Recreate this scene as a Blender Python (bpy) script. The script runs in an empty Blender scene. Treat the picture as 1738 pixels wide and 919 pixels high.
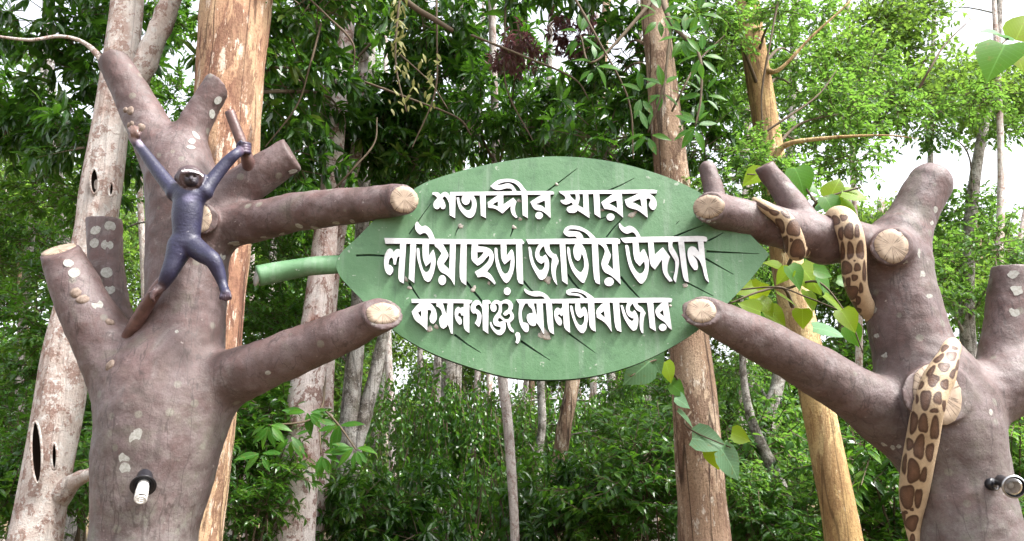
import bpy, math, random
import numpy as np
from mathutils import Vector, Matrix, noise as mnoise
from mathutils.bvhtree import BVHTree
from mathutils.geometry import tessellate_polygon

random.seed(7); rng = np.random.default_rng(7)
scene = bpy.context.scene
COL = scene.collection
R = math.radians

# ------------------------------------------------------------------ camera, sky, sun, exposure
PITCH, EYE, FPX, CX, CY = R(16.0), 1.6, 1350.0, 869.0, 459.5
cd = bpy.data.cameras.new("camera"); cam = bpy.data.objects.new("camera", cd); COL.objects.link(cam)
cam.location = (0, 0, EYE); cam.rotation_euler = (R(90) + PITCH, 0, 0)
cd.sensor_width = 36.0; cd.lens = 36.0 * FPX / 1738.0; cd.clip_start = 0.05; cd.clip_end = 2000
scene.camera = cam

SUN_EL, SUN_AZ = 56.0, 118.0          # azimuth clockwise from +Y (north)
w = bpy.data.worlds.new("World"); scene.world = w; w.use_nodes = True
nt = w.node_tree; bg = nt.nodes["Background"]
sky = nt.nodes.new("ShaderNodeTexSky"); sky.sky_type = 'NISHITA'; sky.sun_disc = False
sky.sun_elevation = R(SUN_EL); sky.sun_rotation = R(SUN_AZ)
sky.dust_density = 4.0; sky.air_density = 1.0; sky.ozone_density = 1.0
hs = nt.nodes.new("ShaderNodeHueSaturation"); hs.inputs["Saturation"].default_value = 0.22
nt.links.new(sky.outputs[0], hs.inputs["Color"]); nt.links.new(hs.outputs[0], bg.inputs[0])
bg.inputs[1].default_value = 0.108
sl = bpy.data.lights.new("sun", 'SUN'); sl.energy = 1.5; sl.angle = R(11); sl.color = (1.0, 0.97, 0.92)
so = bpy.data.objects.new("sun", sl); COL.objects.link(so)
az, el = R(SUN_AZ), R(SUN_EL)
sd = Vector((math.sin(az) * math.cos(el), math.cos(az) * math.cos(el), math.sin(el)))
so.rotation_euler = sd.to_track_quat('Z', 'Y').to_euler(); so.location = sd * 30
vs = scene.view_settings
vs.view_transform = 'Standard'; vs.look = 'None'; vs.exposure = 2.45; vs.gamma = 1.0
vs.use_curve_mapping = False
scene.render.engine = 'CYCLES'
cy = scene.cycles
cy.max_bounces = 7; cy.diffuse_bounces = 4; cy.glossy_bounces = 2; cy.transmission_bounces = 5; cy.transparent_max_bounces = 6

# ------------------------------------------------------------------ pixel -> world
UPV = Vector((0, -math.sin(PITCH), math.cos(PITCH))); FWD = Vector((0, math.cos(PITCH), math.sin(PITCH)))
CAMP = Vector((0, 0, EYE))
def ray(px, py):
    return Vector(((px - CX) / FPX, 0, 0)) + UPV * (-(py - CY) / FPX) + FWD
def P(px, py, Y):
    d = ray(px, py); return CAMP + d * (Y / d.y)
def S(px, py, Y):                      # metres per photo pixel there
    d = ray(px, py); return (Y / d.y) / FPX
def to_px(v):                          # (N,3) -> (N,2)
    r = v - np.array(CAMP); z = r @ np.array(FWD)
    return np.stack([CX + FPX * r[:, 0] / z, CY - FPX * (r @ np.array(UPV)) / z], 1)

# ------------------------------------------------------------------ object helpers
def link(o, parent=None):
    COL.objects.link(o)
    if parent is not None: o.parent = parent
    return o
def tag(o, label, cat=None, group=None, kind=None):
    if label: o["label"] = label
    if cat: o["category"] = cat
    if group: o["group"] = group
    if kind: o["kind"] = kind
    return o
def empty(name, loc, label, cat, group=None):
    o = bpy.data.objects.new(name, None); o.location = loc; o.empty_display_size = 0.1
    link(o); return tag(o, label, cat, group)
def mesh_np(name, v, faces, mat=None, smooth=True, attrs=None):
    """faces: list of (M,k) int arrays"""
    me = bpy.data.meshes.new(name); v = np.ascontiguousarray(v, dtype=np.float32)
    me.vertices.add(len(v)); me.vertices.foreach_set("co", v.ravel())
    lo = np.concatenate([f.ravel() for f in faces]).astype(np.int32)
    tot = np.concatenate([np.full(len(f), f.shape[1], np.int32) for f in faces])
    st = np.concatenate([[0], np.cumsum(tot)[:-1]]).astype(np.int32)
    me.loops.add(len(lo)); me.loops.foreach_set("vertex_index", lo)
    me.polygons.add(len(tot)); me.polygons.foreach_set("loop_start", st)
    me.polygons.foreach_set("use_smooth", np.full(len(tot), smooth))
    for k, a in (attrs or {}).items():
        if a.ndim == 1:
            at = me.attributes.new(k, 'FLOAT', 'POINT'); at.data.foreach_set("value", a.astype(np.float32))
        else:
            at = me.color_attributes.new(k, 'FLOAT_COLOR', 'POINT')
            at.data.foreach_set("color", np.concatenate([a, np.ones((len(a), 1))], 1).astype(np.float32).ravel())
    me.update(); me.validate()
    if mat: me.materials.append(mat)
    return me
def obj(name, me, parent=None, loc=None):
    """vertices are in world space; the parent (an Empty, unrotated) only shifts"""
    o = bpy.data.objects.new(name, me); link(o, parent)
    if parent is not None:
        pl = Vector(parent.location); q = parent.parent
        while q is not None: pl += Vector(q.location); q = q.parent
        o.location = (Vector(loc) if loc else Vector((0, 0, 0))) - pl
    elif loc: o.location = loc
    return o
def catmull(pts, n=6):
    """pts (N,D) -> dense"""
    p = np.array(pts, float); q = np.vstack([2 * p[0] - p[1], p, 2 * p[-1] - p[-2]]); out = []
    for i in range(1, len(q) - 2):
        for t in np.arange(n) / n:
            a, b, c, d = q[i - 1], q[i], q[i + 1], q[i + 2]
            out.append(0.5 * (2 * b + (c - a) * t + (2 * a - 5 * b + 4 * c - d) * t * t + (3 * b - a - 3 * c + d) * t ** 3))
    out.append(p[-1]); return np.array(out)
def wave(v, f, seed):
    r = np.random.default_rng(seed); s = np.zeros(len(v))
    for i in range(5):
        k = r.normal(size=3) * f * (1.35 ** i); s += np.sin(v @ k + r.uniform(0, 6.28)) / (1.35 ** i)
    return s / 2.5
def tube_np(pts, rad, seg=12, n=5, amp=0.0, freq=8.0, seed=0, cap=True, zsq=1.0, dense=None):
    pr = catmull(np.column_stack([np.array(pts, float), rad]), n) if dense is None else dense
    p, r = pr[:, :3], np.maximum(pr[:, 3], 1e-4)
    t = np.gradient(p, axis=0); t /= np.linalg.norm(t, axis=1)[:, None] + 1e-9
    up = np.array([0.0, 1.0, 0.0]) if abs(t[0][1]) < 0.9 else np.array([1.0, 0, 0])
    A, B = [], []
    for ti in t:
        a = up - ti * (up @ ti); a /= np.linalg.norm(a) + 1e-9; up = a; A.append(a); B.append(np.cross(ti, a))
    A, B = np.array(A), np.array(B); th = np.linspace(0, 2 * np.pi, seg, endpoint=False)
    ring = (A[:, None] * np.cos(th)[None, :, None] + B[:, None] * np.sin(th)[None, :, None])
    rr = r[:, None] * np.ones(seg)[None]
    base = p[:, None] + ring * rr[..., None]
    if amp:
        f = base.reshape(-1, 3) * np.array([1, 1, zsq])
        rr = rr * (1 + amp * wave(f, freq, seed).reshape(rr.shape)); base = p[:, None] + ring * rr[..., None]
    v = base.reshape(-1, 3); m = len(p)
    i = np.arange(m - 1)[:, None] * seg; j = np.arange(seg)[None]; j2 = (j + 1) % seg
    q = np.stack([i + j, i + j2, i + seg + j2, i + seg + j], -1).reshape(-1, 4); fs = [q]
    if cap:
        v = np.vstack([v, p[0], p[-1]]); c0, c1 = len(v) - 2, len(v) - 1; jj = np.arange(seg); j3 = (jj + 1) % seg
        fs.append(np.stack([np.full(seg, c0), j3, jj], 1))
        fs.append(np.stack([np.full(seg, c1), (m - 1) * seg + jj, (m - 1) * seg + j3], 1))
    return v, fs, ring.reshape(-1, 3)
def merge(parts):
    vs_, q, t, off = [], [], [], 0
    for v, fs in parts:
        vs_.append(v)
        for f in fs: (q if f.shape[1] == 4 else t).append(f + off)
        off += len(v)
    return np.vstack(vs_), [np.vstack(x) for x in (q, t) if x]

# ------------------------------------------------------------------ materials
class M:
    def __init__(s, name):
        s.m = bpy.data.materials.new(name); s.m.use_nodes = True; s.t = s.m.node_tree
        s.b = s.t.nodes["Principled BSDF"]; s.out = s.t.nodes["Material Output"]
        s.co = s.t.nodes.new("ShaderNodeTexCoord").outputs["Object"]
    def n(s, typ, ins=None, **kw):
        x = s.t.nodes.new(typ)
        for k, v in kw.items(): setattr(x, k, v)
        for k, v in (ins or {}).items():
            if hasattr(v, "is_output"): s.t.links.new(v, x.inputs[k])
            else: x.inputs[k].default_value = v
        return x
    def map(s, scale, rot=(0, 0, 0)):
        return s.n("ShaderNodeMapping", {"Vector": s.co, "Scale": scale, "Rotation": rot}).outputs[0]
    def noise(s, sc, det=5, rough=0.6, vec=None, dist=0.0):
        return s.n("ShaderNodeTexNoise", {"Vector": vec or s.co, "Scale": sc, "Detail": det, "Roughness": rough, "Distortion": dist}).outputs["Fac"]
    def ramp(s, fac, stops, interp='LINEAR'):
        r = s.n("ShaderNodeValToRGB", {"Fac": fac}); cr = r.color_ramp; cr.interpolation = interp
        while len(cr.elements) < len(stops): cr.elements.new(0.5)
        for e, (p, c) in zip(cr.elements, stops):
            e.position = p; e.color = (*(c if hasattr(c, "__len__") else (c, c, c)), 1)
        return r.outputs[0]
    def mix(s, f, a, b, mode='MIX'):
        x = s.n("ShaderNodeMix", data_type='RGBA', blend_type=mode)
        for i, v in ((0, f), (6, a), (7, b)):
            if hasattr(v, "is_output"): s.t.links.new(v, x.inputs[i])
            else: x.inputs[i].default_value = v if i == 0 else (*v, 1)
        return x.outputs[2]
    def bump(s, h, st=0.5, d=0.01):
        b = s.n("ShaderNodeBump", {"Height": h, "Strength": st, "Distance": d}); s.t.links.new(b.outputs[0], s.b.inputs["Normal"])
    def base(s, c, rough=0.6, spec=0.5):
        if hasattr(c, "is_output"): s.t.links.new(c, s.b.inputs["Base Color"])
        else: s.b.inputs["Base Color"].default_value = (*c, 1)
        if hasattr(rough, "is_output"): s.t.links.new(rough, s.b.inputs["Roughness"])
        else: s.b.inputs["Roughness"].default_value = rough
        s.b.inputs["Specular IOR Level"].default_value = spec
        return s.m

def mat_concrete():
    k = M("painted_concrete_bark")
    big = k.noise(2.2, 5, 0.65, dist=0.8); mid = k.noise(6.5, 7, 0.68, dist=0.4); fine = k.noise(70, 6, 0.7)
    c = k.ramp(big, [(0.32, (0.052, 0.031, 0.027)), (0.45, (0.090, 0.056, 0.053)), (0.55, (0.130, 0.092, 0.092)), (0.68, (0.106, 0.088, 0.071))])
    c = k.mix(k.ramp(mid, [(0.50, 0.0), (0.64, 0.7)]), c, (0.105, 0.056, 0.052))
    c = k.mix(k.ramp(k.noise(3.4, 6, 0.72, dist=1.5), [(0.55, 0.0), (0.70, 0.55)]), c, (0.20, 0.175, 0.17))
    c = k.mix(k.ramp(k.noise(1.7, 4, 0.6, vec=k.n("ShaderNodeMapping", {"Vector": k.co, "Location": (4.0, 1.0, 2.0)}).outputs[0]), [(0.60, 0.0), (0.70, 0.4)]), c, (0.15, 0.075, 0.072))
    sx = k.n("ShaderNodeSeparateXYZ", {"Vector": k.co}).outputs["Z"]
    hgt = k.n("ShaderNodeMapRange", {"Value": sx, "From Min": 1.1, "From Max": 2.7, "To Min": 1.0, "To Max": 0.0}).outputs[0]
    alg = k.n("ShaderNodeMath", {0: hgt, 1: k.ramp(mid, [(0.36, 0.1), (0.6, 1.0)])}, operation='MULTIPLY').outputs[0]
    c = k.mix(alg, c, k.ramp(k.noise(9, 6, 0.7), [(0.38, (0.085, 0.07, 0.066)), (0.52, (0.14, 0.132, 0.122)), (0.66, (0.145, 0.152, 0.12))]))
    vo = k.n("ShaderNodeTexVoronoi", {"Vector": k.n("ShaderNodeMapping", {"Vector": k.co, "Location": (0.3, 0.7, 0.1)}).outputs[0], "Scale": 6.0, "Randomness": 1.0}).outputs["Distance"]
    c = k.mix(k.ramp(vo, [(0.10, 0.45), (0.15, 0.3), (0.17, 0.0)]), c, (0.20, 0.205, 0.16))
    c = k.mix(k.ramp(k.noise(21, 5, 0.7), [(0.66, 0.0), (0.72, 0.6)]), c, (0.40, 0.35, 0.33))
    c = k.mix(k.ramp(k.noise(30, 3, 0.6), [(0.30, 0.55), (0.38, 0.0)]), c, (0.055, 0.042, 0.04))
    c = k.mix(k.ramp(fine, [(0.34, 0.4), (0.55, 0.0)]), c, (0.07, 0.05, 0.045))
    sc = k.noise(1.0, 5, 0.7, vec=k.map((22, 22, 3.5)))
    strk = k.noise(1.0, 4, 0.6, vec=k.map((13, 13, 0.8)))
    c = k.mix(k.ramp(strk, [(0.60, 0.0), (0.70, 0.45)]), c, (0.05, 0.036, 0.034))
    grv = k.noise(1.0, 3, 0.5, vec=k.map((7, 7, 1.3)))
    c = k.mix(k.ramp(grv, [(0.488, 0.0), (0.498, 0.6), (0.503, 0.6), (0.512, 0.0)]), c, (0.04, 0.028, 0.026))
    hgtm = k.n("ShaderNodeMath", {0: k.n("ShaderNodeMath", {0: sc, 1: 0.35}, operation='MULTIPLY').outputs[0], 1: k.noise(16, 7, 0.72)}, operation='ADD').outputs[0]
    k.bump(hgtm, 0.42, 0.022)
    return k.base(c, k.ramp(mid, [(0.3, 0.45), (0.7, 0.68)]), 0.4)
def mat_twig_paint():
    k = M("painted_red_brown"); c = k.ramp(k.noise(18, 5), [(0.35, (0.055, 0.025, 0.022)), (0.65, (0.12, 0.062, 0.055))])
    k.bump(k.noise(50, 5), 0.4, 0.006); return k.base(c, 0.45)
def mat_cut():
    k = M("painted_cut_wood")
    sp = k.n("ShaderNodeSeparateXYZ", {"Vector": k.co})
    at = k.n("ShaderNodeMath", {0: sp.outputs["Y"], 1: sp.outputs["X"]}, operation='ARCTAN2').outputs[0]
    ln = k.n("ShaderNodeVectorMath", {0: k.co}, operation='LENGTH').outputs["Value"]
    a2 = k.n("ShaderNodeMath", {0: at, 1: 2.1}, operation='MULTIPLY').outputs[0]
    w1 = k.n("ShaderNodeCombineXYZ", {"X": a2, "Y": ln}).outputs[0]
    nz = k.n("ShaderNodeTexNoise", {"Vector": w1, "Scale": 1.3, "Detail": 3.0}).outputs["Fac"]
    fr = k.n("ShaderNodeMath", {0: k.n("ShaderNodeMath", {0: a2, 1: k.n("ShaderNodeMath", {0: nz, 1: 3.2}, operation='MULTIPLY').outputs[0]}, operation='ADD').outputs[0], 1: 1.0}, operation='FRACT').outputs[0]
    line = k.ramp(fr, [(0.0, 0.9), (0.12, 0.75), (0.22, 0.0), (1.0, 0.0)])
    rg = k.n("ShaderNodeMath", {0: k.n("ShaderNodeMath", {0: ln, 1: 260.0}, operation='MULTIPLY').outputs[0]}, operation='SINE').outputs[0]
    c = k.mix(k.ramp(k.noise(30, 5), [(0.35, 0.0), (0.7, 1.0)]), (0.35, 0.275, 0.205), (0.25, 0.185, 0.135))
    c = k.mix(k.ramp(rg, [(0.86, 0.0), (1.0, 0.18)]), c, (0.3, 0.2, 0.13))
    c = k.mix(k.mix(1.0, line, k.ramp(k.noise(24, 2), [(0.40, 0.25), (0.55, 1.0)]), 'MULTIPLY'), c, (0.07, 0.045, 0.03))
    k.bump(k.noise(70, 4), 0.25, 0.004)
    return k.base(c, 0.6, 0.3)
def mat_spot():
    k = M("pale_lichen_paint"); c = k.ramp(k.noise(45, 5, 0.7), [(0.34, (0.19, 0.175, 0.155)), (0.50, (0.285, 0.28, 0.255)), (0.68, (0.36, 0.36, 0.335))])
    k.bump(k.noise(60, 3), 0.05, 0.002); return k.base(c, 0.8, 0.2)
def mat_fungus():
    k = M("tan_fungus"); c = k.ramp(k.noise(40, 5, 0.7), [(0.36, (0.12, 0.085, 0.065)), (0.65, (0.25, 0.19, 0.155))])
    k.bump(k.noise(80, 4), 0.5, 0.005); return k.base(c, 0.7, 0.3)
def mat_green(name):
    k = M(name); a = k.noise(2.4, 6, 0.68, dist=0.5); f = k.noise(60, 5, 0.7)
    c = k.ramp(a, [(0.30, (0.060, 0.140, 0.062)), (0.48, (0.079, 0.172, 0.080)), (0.62, (0.096, 0.190, 0.096)), (0.78, (0.120, 0.203, 0.118))])
    st = k.noise(1.0, 6, 0.68, vec=k.map((11, 11, 0.9)))
    c = k.mix(k.ramp(st, [(0.52, 0.0), (0.68, 0.6)]), c, (0.17, 0.235, 0.17))
    c = k.mix(k.ramp(k.noise(6, 7, 0.74), [(0.32, 0.7), (0.46, 0.0)]), c, (0.045, 0.098, 0.05))
    c = k.mix(k.ramp(k.noise(1.0, 6, 0.7, vec=k.map((19, 19, 1.4))), [(0.30, 0.5), (0.42, 0.0)]), c, (0.04, 0.075, 0.045))
    c = k.mix(k.ramp(f, [(0.64, 0.0), (0.74, 0.4)]), c, (0.24, 0.31, 0.25))
    c = k.mix(k.ramp(k.noise(24, 3, 0.5), [(0.70, 0.0), (0.73, 0.6)]), c, (0.36, 0.38, 0.33))
    k.bump(k.noise(24, 7, 0.72), 0.4, 0.010)
    return k.base(c, k.ramp(a, [(0.3, 0.45), (0.7, 0.62)]), 0.4)
def mat_letter():
    k = M("white_letter_paint"); c = k.ramp(k.noise(14, 6, 0.7), [(0.30, (0.40, 0.395, 0.39)), (0.42, (0.54, 0.535, 0.54)), (0.58, (0.63, 0.625, 0.635))])
    k.bump(k.noise(40, 4), 0.12, 0.003); return k.base(c, 0.5, 0.4)
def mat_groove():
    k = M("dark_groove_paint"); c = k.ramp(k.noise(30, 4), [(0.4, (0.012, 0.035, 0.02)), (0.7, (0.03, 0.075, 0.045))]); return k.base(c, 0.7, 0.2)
def mat_patch():
    k = M("bare_cement_repair"); c = k.ramp(k.noise(40, 5, 0.7), [(0.35, (0.33, 0.3, 0.26)), (0.6, (0.52, 0.47, 0.42))])
    k.bump(k.noise(70, 5), 0.7, 0.008); return k.base(c, 0.85, 0.2)
def mat_vcol(name, rough, spec, bs=40, bst=0.2, coat=0.0, wear=None):
    k = M(name); a = k.n("ShaderNodeAttribute", attribute_name="Col").outputs["Color"]
    f = k.noise(35, 6, 0.7)
    c = k.mix(k.ramp(f, [(0.32, 0.35), (0.6, 0.0)]), a, (0.4, 0.36, 0.36), 'MULTIPLY')
    if wear: c = k.mix(k.ramp(k.noise(22, 4, 0.6), [(0.70, 0.0), (0.74, 0.6)]), c, wear)
    k.bump(k.noise(bs, 5), bst, 0.006); m = k.base(c, rough, spec)
    k.b.inputs["Coat Weight"].default_value = coat; k.b.inputs["Coat Roughness"].default_value = 0.3
    return m
def mat_plain(name, c, rough=0.5, spec=0.5, metal=0.0, trans=0.0):
    k = M(name); n_ = k.noise(30, 4)
    cc = k.ramp(n_, [(0.3, tuple(x * 0.8 for x in c)), (0.7, tuple(min(1, x * 1.15) for x in c))])
    m = k.base(cc, rough, spec); k.b.inputs["Metallic"].default_value = metal
    k.b.inputs["Transmission Weight"].default_value = trans; return m
def mat_bark(name, cols, dark, flake, zs=0.35, sc=5.0, crack=1.0, moss=0.0, seed=0.0, flakes=0.62, plate=0.85, fine=0.65):
    k = M(name); mp = lambda x, z: k.n("ShaderNodeMapping", {"Vector": k.co, "Scale": (x, x, z), "Location": (seed, seed * 2.3, seed)}).outputs[0]
    off = mp(1, zs)
    a = k.noise(sc * .6, 6, 0.62, vec=off, dist=0.7); b = k.noise(sc * 1.7, 9, 0.72, vec=off, dist=0.3); f = k.noise(sc * 14, 6, 0.75)
    c = k.ramp(a, [(0.34, cols[0]), (0.47, cols[1]), (0.62, cols[2])])
    c = k.mix(k.ramp(b, [(0.52, 0.0), (0.555, plate), (0.64, plate * .6), (0.70, plate)]), c, dark)
    c = k.mix(k.ramp(k.noise(sc * 4.2, 6, 0.7, vec=off), [(flakes, 0.0), (flakes + 0.03, 0.9)]), c, flake)
    fis = k.noise(1.0, 6, 0.7, vec=mp(sc * 3.5, sc * 0.35), dist=0.3)
    c = k.mix(k.ramp(fis, [(0.36, 0.9 * crack), (0.43, 0.0)]), c, tuple(x * 0.3 for x in dark))
    lc = k.noise(1.0, 3, 0.5, vec=mp(3.2, 0.16))
    c = k.mix(k.ramp(lc, [(0.487, 0.0), (0.498, crack), (0.504, crack), (0.515, 0.0)]), c, tuple(x * 0.2 for x in dark))
    if moss: c = k.mix(k.ramp(k.noise(sc * 0.8, 6, 0.72), [(0.5, 0.0), (0.6, moss)]), c, (0.055, 0.085, 0.03))
    c = k.mix(k.ramp(f, [(0.34, fine), (0.52, 0.0)]), c, tuple(x * 0.5 for x in dark))
    add = lambda p, q, w: k.n("ShaderNodeMath", {0: p, 1: k.n("ShaderNodeMath", {0: q, 1: w}, operation='MULTIPLY').outputs[0]}, operation='ADD').outputs[0]
    k.bump(add(add(b, fis, 1.0), f, 0.35), 1.0, 0.045)
    return k.base(c, 0.82, 0.2)
def mat_leaf(name, stops, tr, tfac=0.35, rough=0.38, spec=0.45):
    k = M(name); a = k.n("ShaderNodeAttribute", attribute_name="rnd").outputs["Fac"]
    ob = k.n("ShaderNodeObjectInfo").outputs["Random"]
    v = k.n("ShaderNodeMath", {0: k.n("ShaderNodeMath", {0: a, 1: 0.68}, operation='MULTIPLY').outputs[0],
                               1: k.n("ShaderNodeMath", {0: ob, 1: 0.32}, operation='MULTIPLY').outputs[0]}, operation='ADD').outputs[0]
    c = k.ramp(v, stops)
    c = k.mix(k.ramp(k.noise(30, 3), [(0.4, 0.25), (0.6, 0.0)]), c, tuple(x * 0.5 for x in stops[0][1]))
    k.base(c, rough, spec)
    t = k.n("ShaderNodeBsdfTranslucent", {"Color": k.mix(0.7, c, tr)})
    ms = k.n("ShaderNodeMixShader", {0: tfac, 1: k.b.outputs[0], 2: t.outputs[0]})
    k.t.links.new(ms.outputs[0], k.out.inputs["Surface"]); return k.m

def mat_leaf_veined(name, stops, tr, tf, rough, spec):
    m = mat_leaf(name, stops, tr, tf, rough, spec); t = m.node_tree; b = t.nodes["Principled BSDF"]; src = b.inputs["Base Color"].links[0].from_socket
    co = next(n for n in t.nodes if n.type == 'TEX_COORD').outputs["Object"]; sp = t.nodes.new("ShaderNodeSeparateXYZ"); t.links.new(co, sp.inputs[0])
    def mth(op, a, c=None):
        x = t.nodes.new("ShaderNodeMath"); x.operation = op
        for i_, v in ((0, a), (1, c)):
            if v is None: continue
            if hasattr(v, "is_output"): t.links.new(v, x.inputs[i_])
            else: x.inputs[i_].default_value = v
        return x.outputs[0]
    ay = mth('ABSOLUTE', sp.outputs["Y"]); rib = mth('LESS_THAN', ay, 0.014)
    side = mth('GREATER_THAN', mth('SINE', mth('MULTIPLY', mth('SUBTRACT', sp.outputs["X"], mth('MULTIPLY', ay, 0.9)), 52.0)), 0.93)
    f = mth('MAXIMUM', mth('MULTIPLY', rib, 0.6), mth('MULTIPLY', side, 0.3))
    mx = t.nodes.new("ShaderNodeMix"); mx.data_type = 'RGBA'; t.links.new(f, mx.inputs[0]); t.links.new(src, mx.inputs[6]); mx.inputs[7].default_value = (*[min(1, x * 2.2 + .05) for x in stops[1][1]], 1)
    bl = t.nodes.new("ShaderNodeTexNoise"); bl.inputs["Scale"].default_value = 9.0; t.links.new(co, bl.inputs["Vector"])
    mx2 = t.nodes.new("ShaderNodeMix"); mx2.data_type = 'RGBA'; t.links.new(mth('MULTIPLY', mth('GREATER_THAN', bl.outputs["Fac"], 0.66), 0.6), mx2.inputs[0]); t.links.new(mx.outputs[2], mx2.inputs[6]); mx2.inputs[7].default_value = (0.16, 0.13, 0.03, 1)
    t.links.new(mx2.outputs[2], b.inputs["Base Color"]); return m
MC, MTW, MCUT, MSPOT, MFUN = mat_concrete(), mat_twig_paint(), mat_cut(), mat_spot(), mat_fungus()
MGREEN, MLET, MGRV, MPATCH = mat_green("green_sign_paint"), mat_letter(), mat_groove(), mat_patch()
MGIB = mat_vcol("violet_statue_paint", 0.45, 0.45, 55, 0.7, 0.0, (0.5, 0.48, 0.5))
MSNK = mat_vcol("painted_snake", 0.42, 0.5, 110, 0.7)
MBLK = mat_plain("black_plastic", (0.012, 0.012, 0.016), 0.35)
MWHT = mat_plain("white_bulb_glass", (0.62, 0.60, 0.57), 0.25)
MMET = mat_plain("dull_steel", (0.45, 0.45, 0.46), 0.35, metal=1.0)
MREFL = mat_plain("lamp_reflector", (0.75, 0.70, 0.68), 0.25, metal=0.6)
kg = M("lamp_glass"); kg.base((0.9, 0.9, 0.9), 0.04, 0.5); kg.b.inputs["Transmission Weight"].default_value = 1.0; MGLS = kg.m
MTWIG = mat_plain("twig_bark", (0.10, 0.075, 0.05), 0.8, 0.2)
L_MANGO = mat_leaf("dark_glossy_leaf", [(0.1, (0.014, 0.046, 0.008)), (0.5, (0.026, 0.078, 0.012)), (0.8, (0.050, 0.130, 0.018)), (0.97, (0.14, 0.20, 0.03))], (0.14, 0.36, 0.02), 0.30, 0.26, 0.6)
L_RED = mat_leaf("young_red_leaf", [(0.1, (0.07, 0.04, 0.035)), (0.6, (0.12, 0.055, 0.06)), (0.9, (0.16, 0.11, 0.06))], (0.36, 0.14, 0.16), 0.45)
L_ROUND = mat_leaf("bright_oval_leaf", [(0.1, (0.026, 0.076, 0.014)), (0.5, (0.050, 0.138, 0.024)), (0.85, (0.092, 0.20, 0.034)), (0.97, (0.19, 0.28, 0.04))], (0.25, 0.48, 0.06), 0.46, 0.42, 0.35)
L_SHRUB = mat_leaf("shrub_leaf", [(0.1, (0.018, 0.060, 0.010)), (0.5, (0.038, 0.112, 0.016)), (0.85, (0.08, 0.18, 0.024)), (0.97, (0.17, 0.25, 0.04))], (0.2, 0.46, 0.03), 0.38, 0.30, 0.5)
L_FAR = mat_leaf("far_leaf", [(0.1, (0.034, 0.085, 0.016)), (0.5, (0.066, 0.145, 0.028)), (0.9, (0.125, 0.22, 0.045))], (0.3, 0.5, 0.06), 0.48, 0.5, 0.25)
BK = {
 'pale': mat_bark("pale_mottled_bark", [(0.46, 0.345, 0.30), (0.62, 0.53, 0.48), (0.72, 0.665, 0.62)], (0.27, 0.145, 0.11), (0.72, 0.69, 0.66), 0.9, 4.6, 0.3, 0.06, 1.0, 0.56, 0.8, 0.3),
 'orange': mat_bark("orange_plated_bark", [(0.20, 0.092, 0.064), (0.36, 0.20, 0.125), (0.50, 0.345, 0.21)], (0.15, 0.068, 0.047), (0.62, 0.50, 0.40), 0.28, 2.8, 0.8, 0.0, 3.0, 0.57, 0.8, 0.5),
 'pink': mat_bark("pinkish_scaly_bark", [(0.38, 0.24, 0.21), (0.58, 0.49, 0.46), (0.68, 0.62, 0.60)], (0.19, 0.085, 0.062), (0.70, 0.66, 0.64), 0.8, 4.2, 0.2, 0.06, 5.0, 0.58, 0.9, 0.35),
 'grey': mat_bark("grey_lichen_bark", [(0.20, 0.17, 0.145), (0.38, 0.345, 0.315), (0.54, 0.51, 0.48)], (0.09, 0.07, 0.055), (0.52, 0.50, 0.47), 0.9, 5.5, 0.5, 0.25, 7.0, 0.58),
 'yellow': mat_bark("yellow_smooth_bark", [(0.32, 0.20, 0.085), (0.47, 0.32, 0.145), (0.58, 0.44, 0.23)], (0.26, 0.145, 0.07), (0.64, 0.53, 0.34), 0.3, 2.8, 0.6, 0.0, 9.0, 0.62, 0.7, 0.5),
 'brown': mat_bark("brown_furrowed_bark", [(0.20, 0.12, 0.082), (0.32, 0.215, 0.145), (0.46, 0.345, 0.25)], (0.13, 0.07, 0.048), (0.58, 0.50, 0.42), 0.35, 3.6, 0.8, 0.0, 11.0, 0.59, 0.8, 0.5),
 'white': mat_bark("whitish_thin_bark", [(0.36, 0.29, 0.26), (0.55, 0.49, 0.46), (0.66, 0.61, 0.58)], (0.3, 0.2, 0.17), (0.68, 0.64, 0.62), 0.7, 8, 0.3, 0.0, 13.0),
}

# ------------------------------------------------------------------ ground
def build_ground():
    n = 90; t = np.linspace(-1, 1, n); g = np.sign(t) * np.abs(t) ** 2.2 * 240
    X, Y = np.meshgrid(g, g + 8, indexing='ij')
    Z = 0.08 * np.sin(X * 0.7) * np.cos(Y * 0.5) * np.clip((np.hypot(X, Y) - 6) / 6, 0, 1) - 0.0
    v = np.stack([X, Y, Z], -1).reshape(-1, 3)
    i = np.arange(n - 1)[:, None] * n; j = np.arange(n - 1)[None]
    q = np.stack([i + j, i + n + j, i + n + j + 1, i + j + 1], -1).reshape(-1, 4)
    k = M("forest_floor"); a = k.noise(1.2, 8, 0.7); b = k.noise(9, 8, 0.75)
    c = k.ramp(a, [(0.35, (0.06, 0.045, 0.03)), (0.5, (0.12, 0.085, 0.055)), (0.65, (0.06, 0.085, 0.03))])
    c = k.mix(k.ramp(b, [(0.45, 0.0), (0.6, 0.7)]), c, (0.19, 0.12, 0.07)); k.bump(b, 1.0, 0.05)
    o = obj("ground", mesh_np("ground", v, [q], k.base(c, 0.95, 0.1))); o["kind"] = "structure"; tag(o, "leaf littered brown forest floor under the trees")
build_ground()

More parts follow.
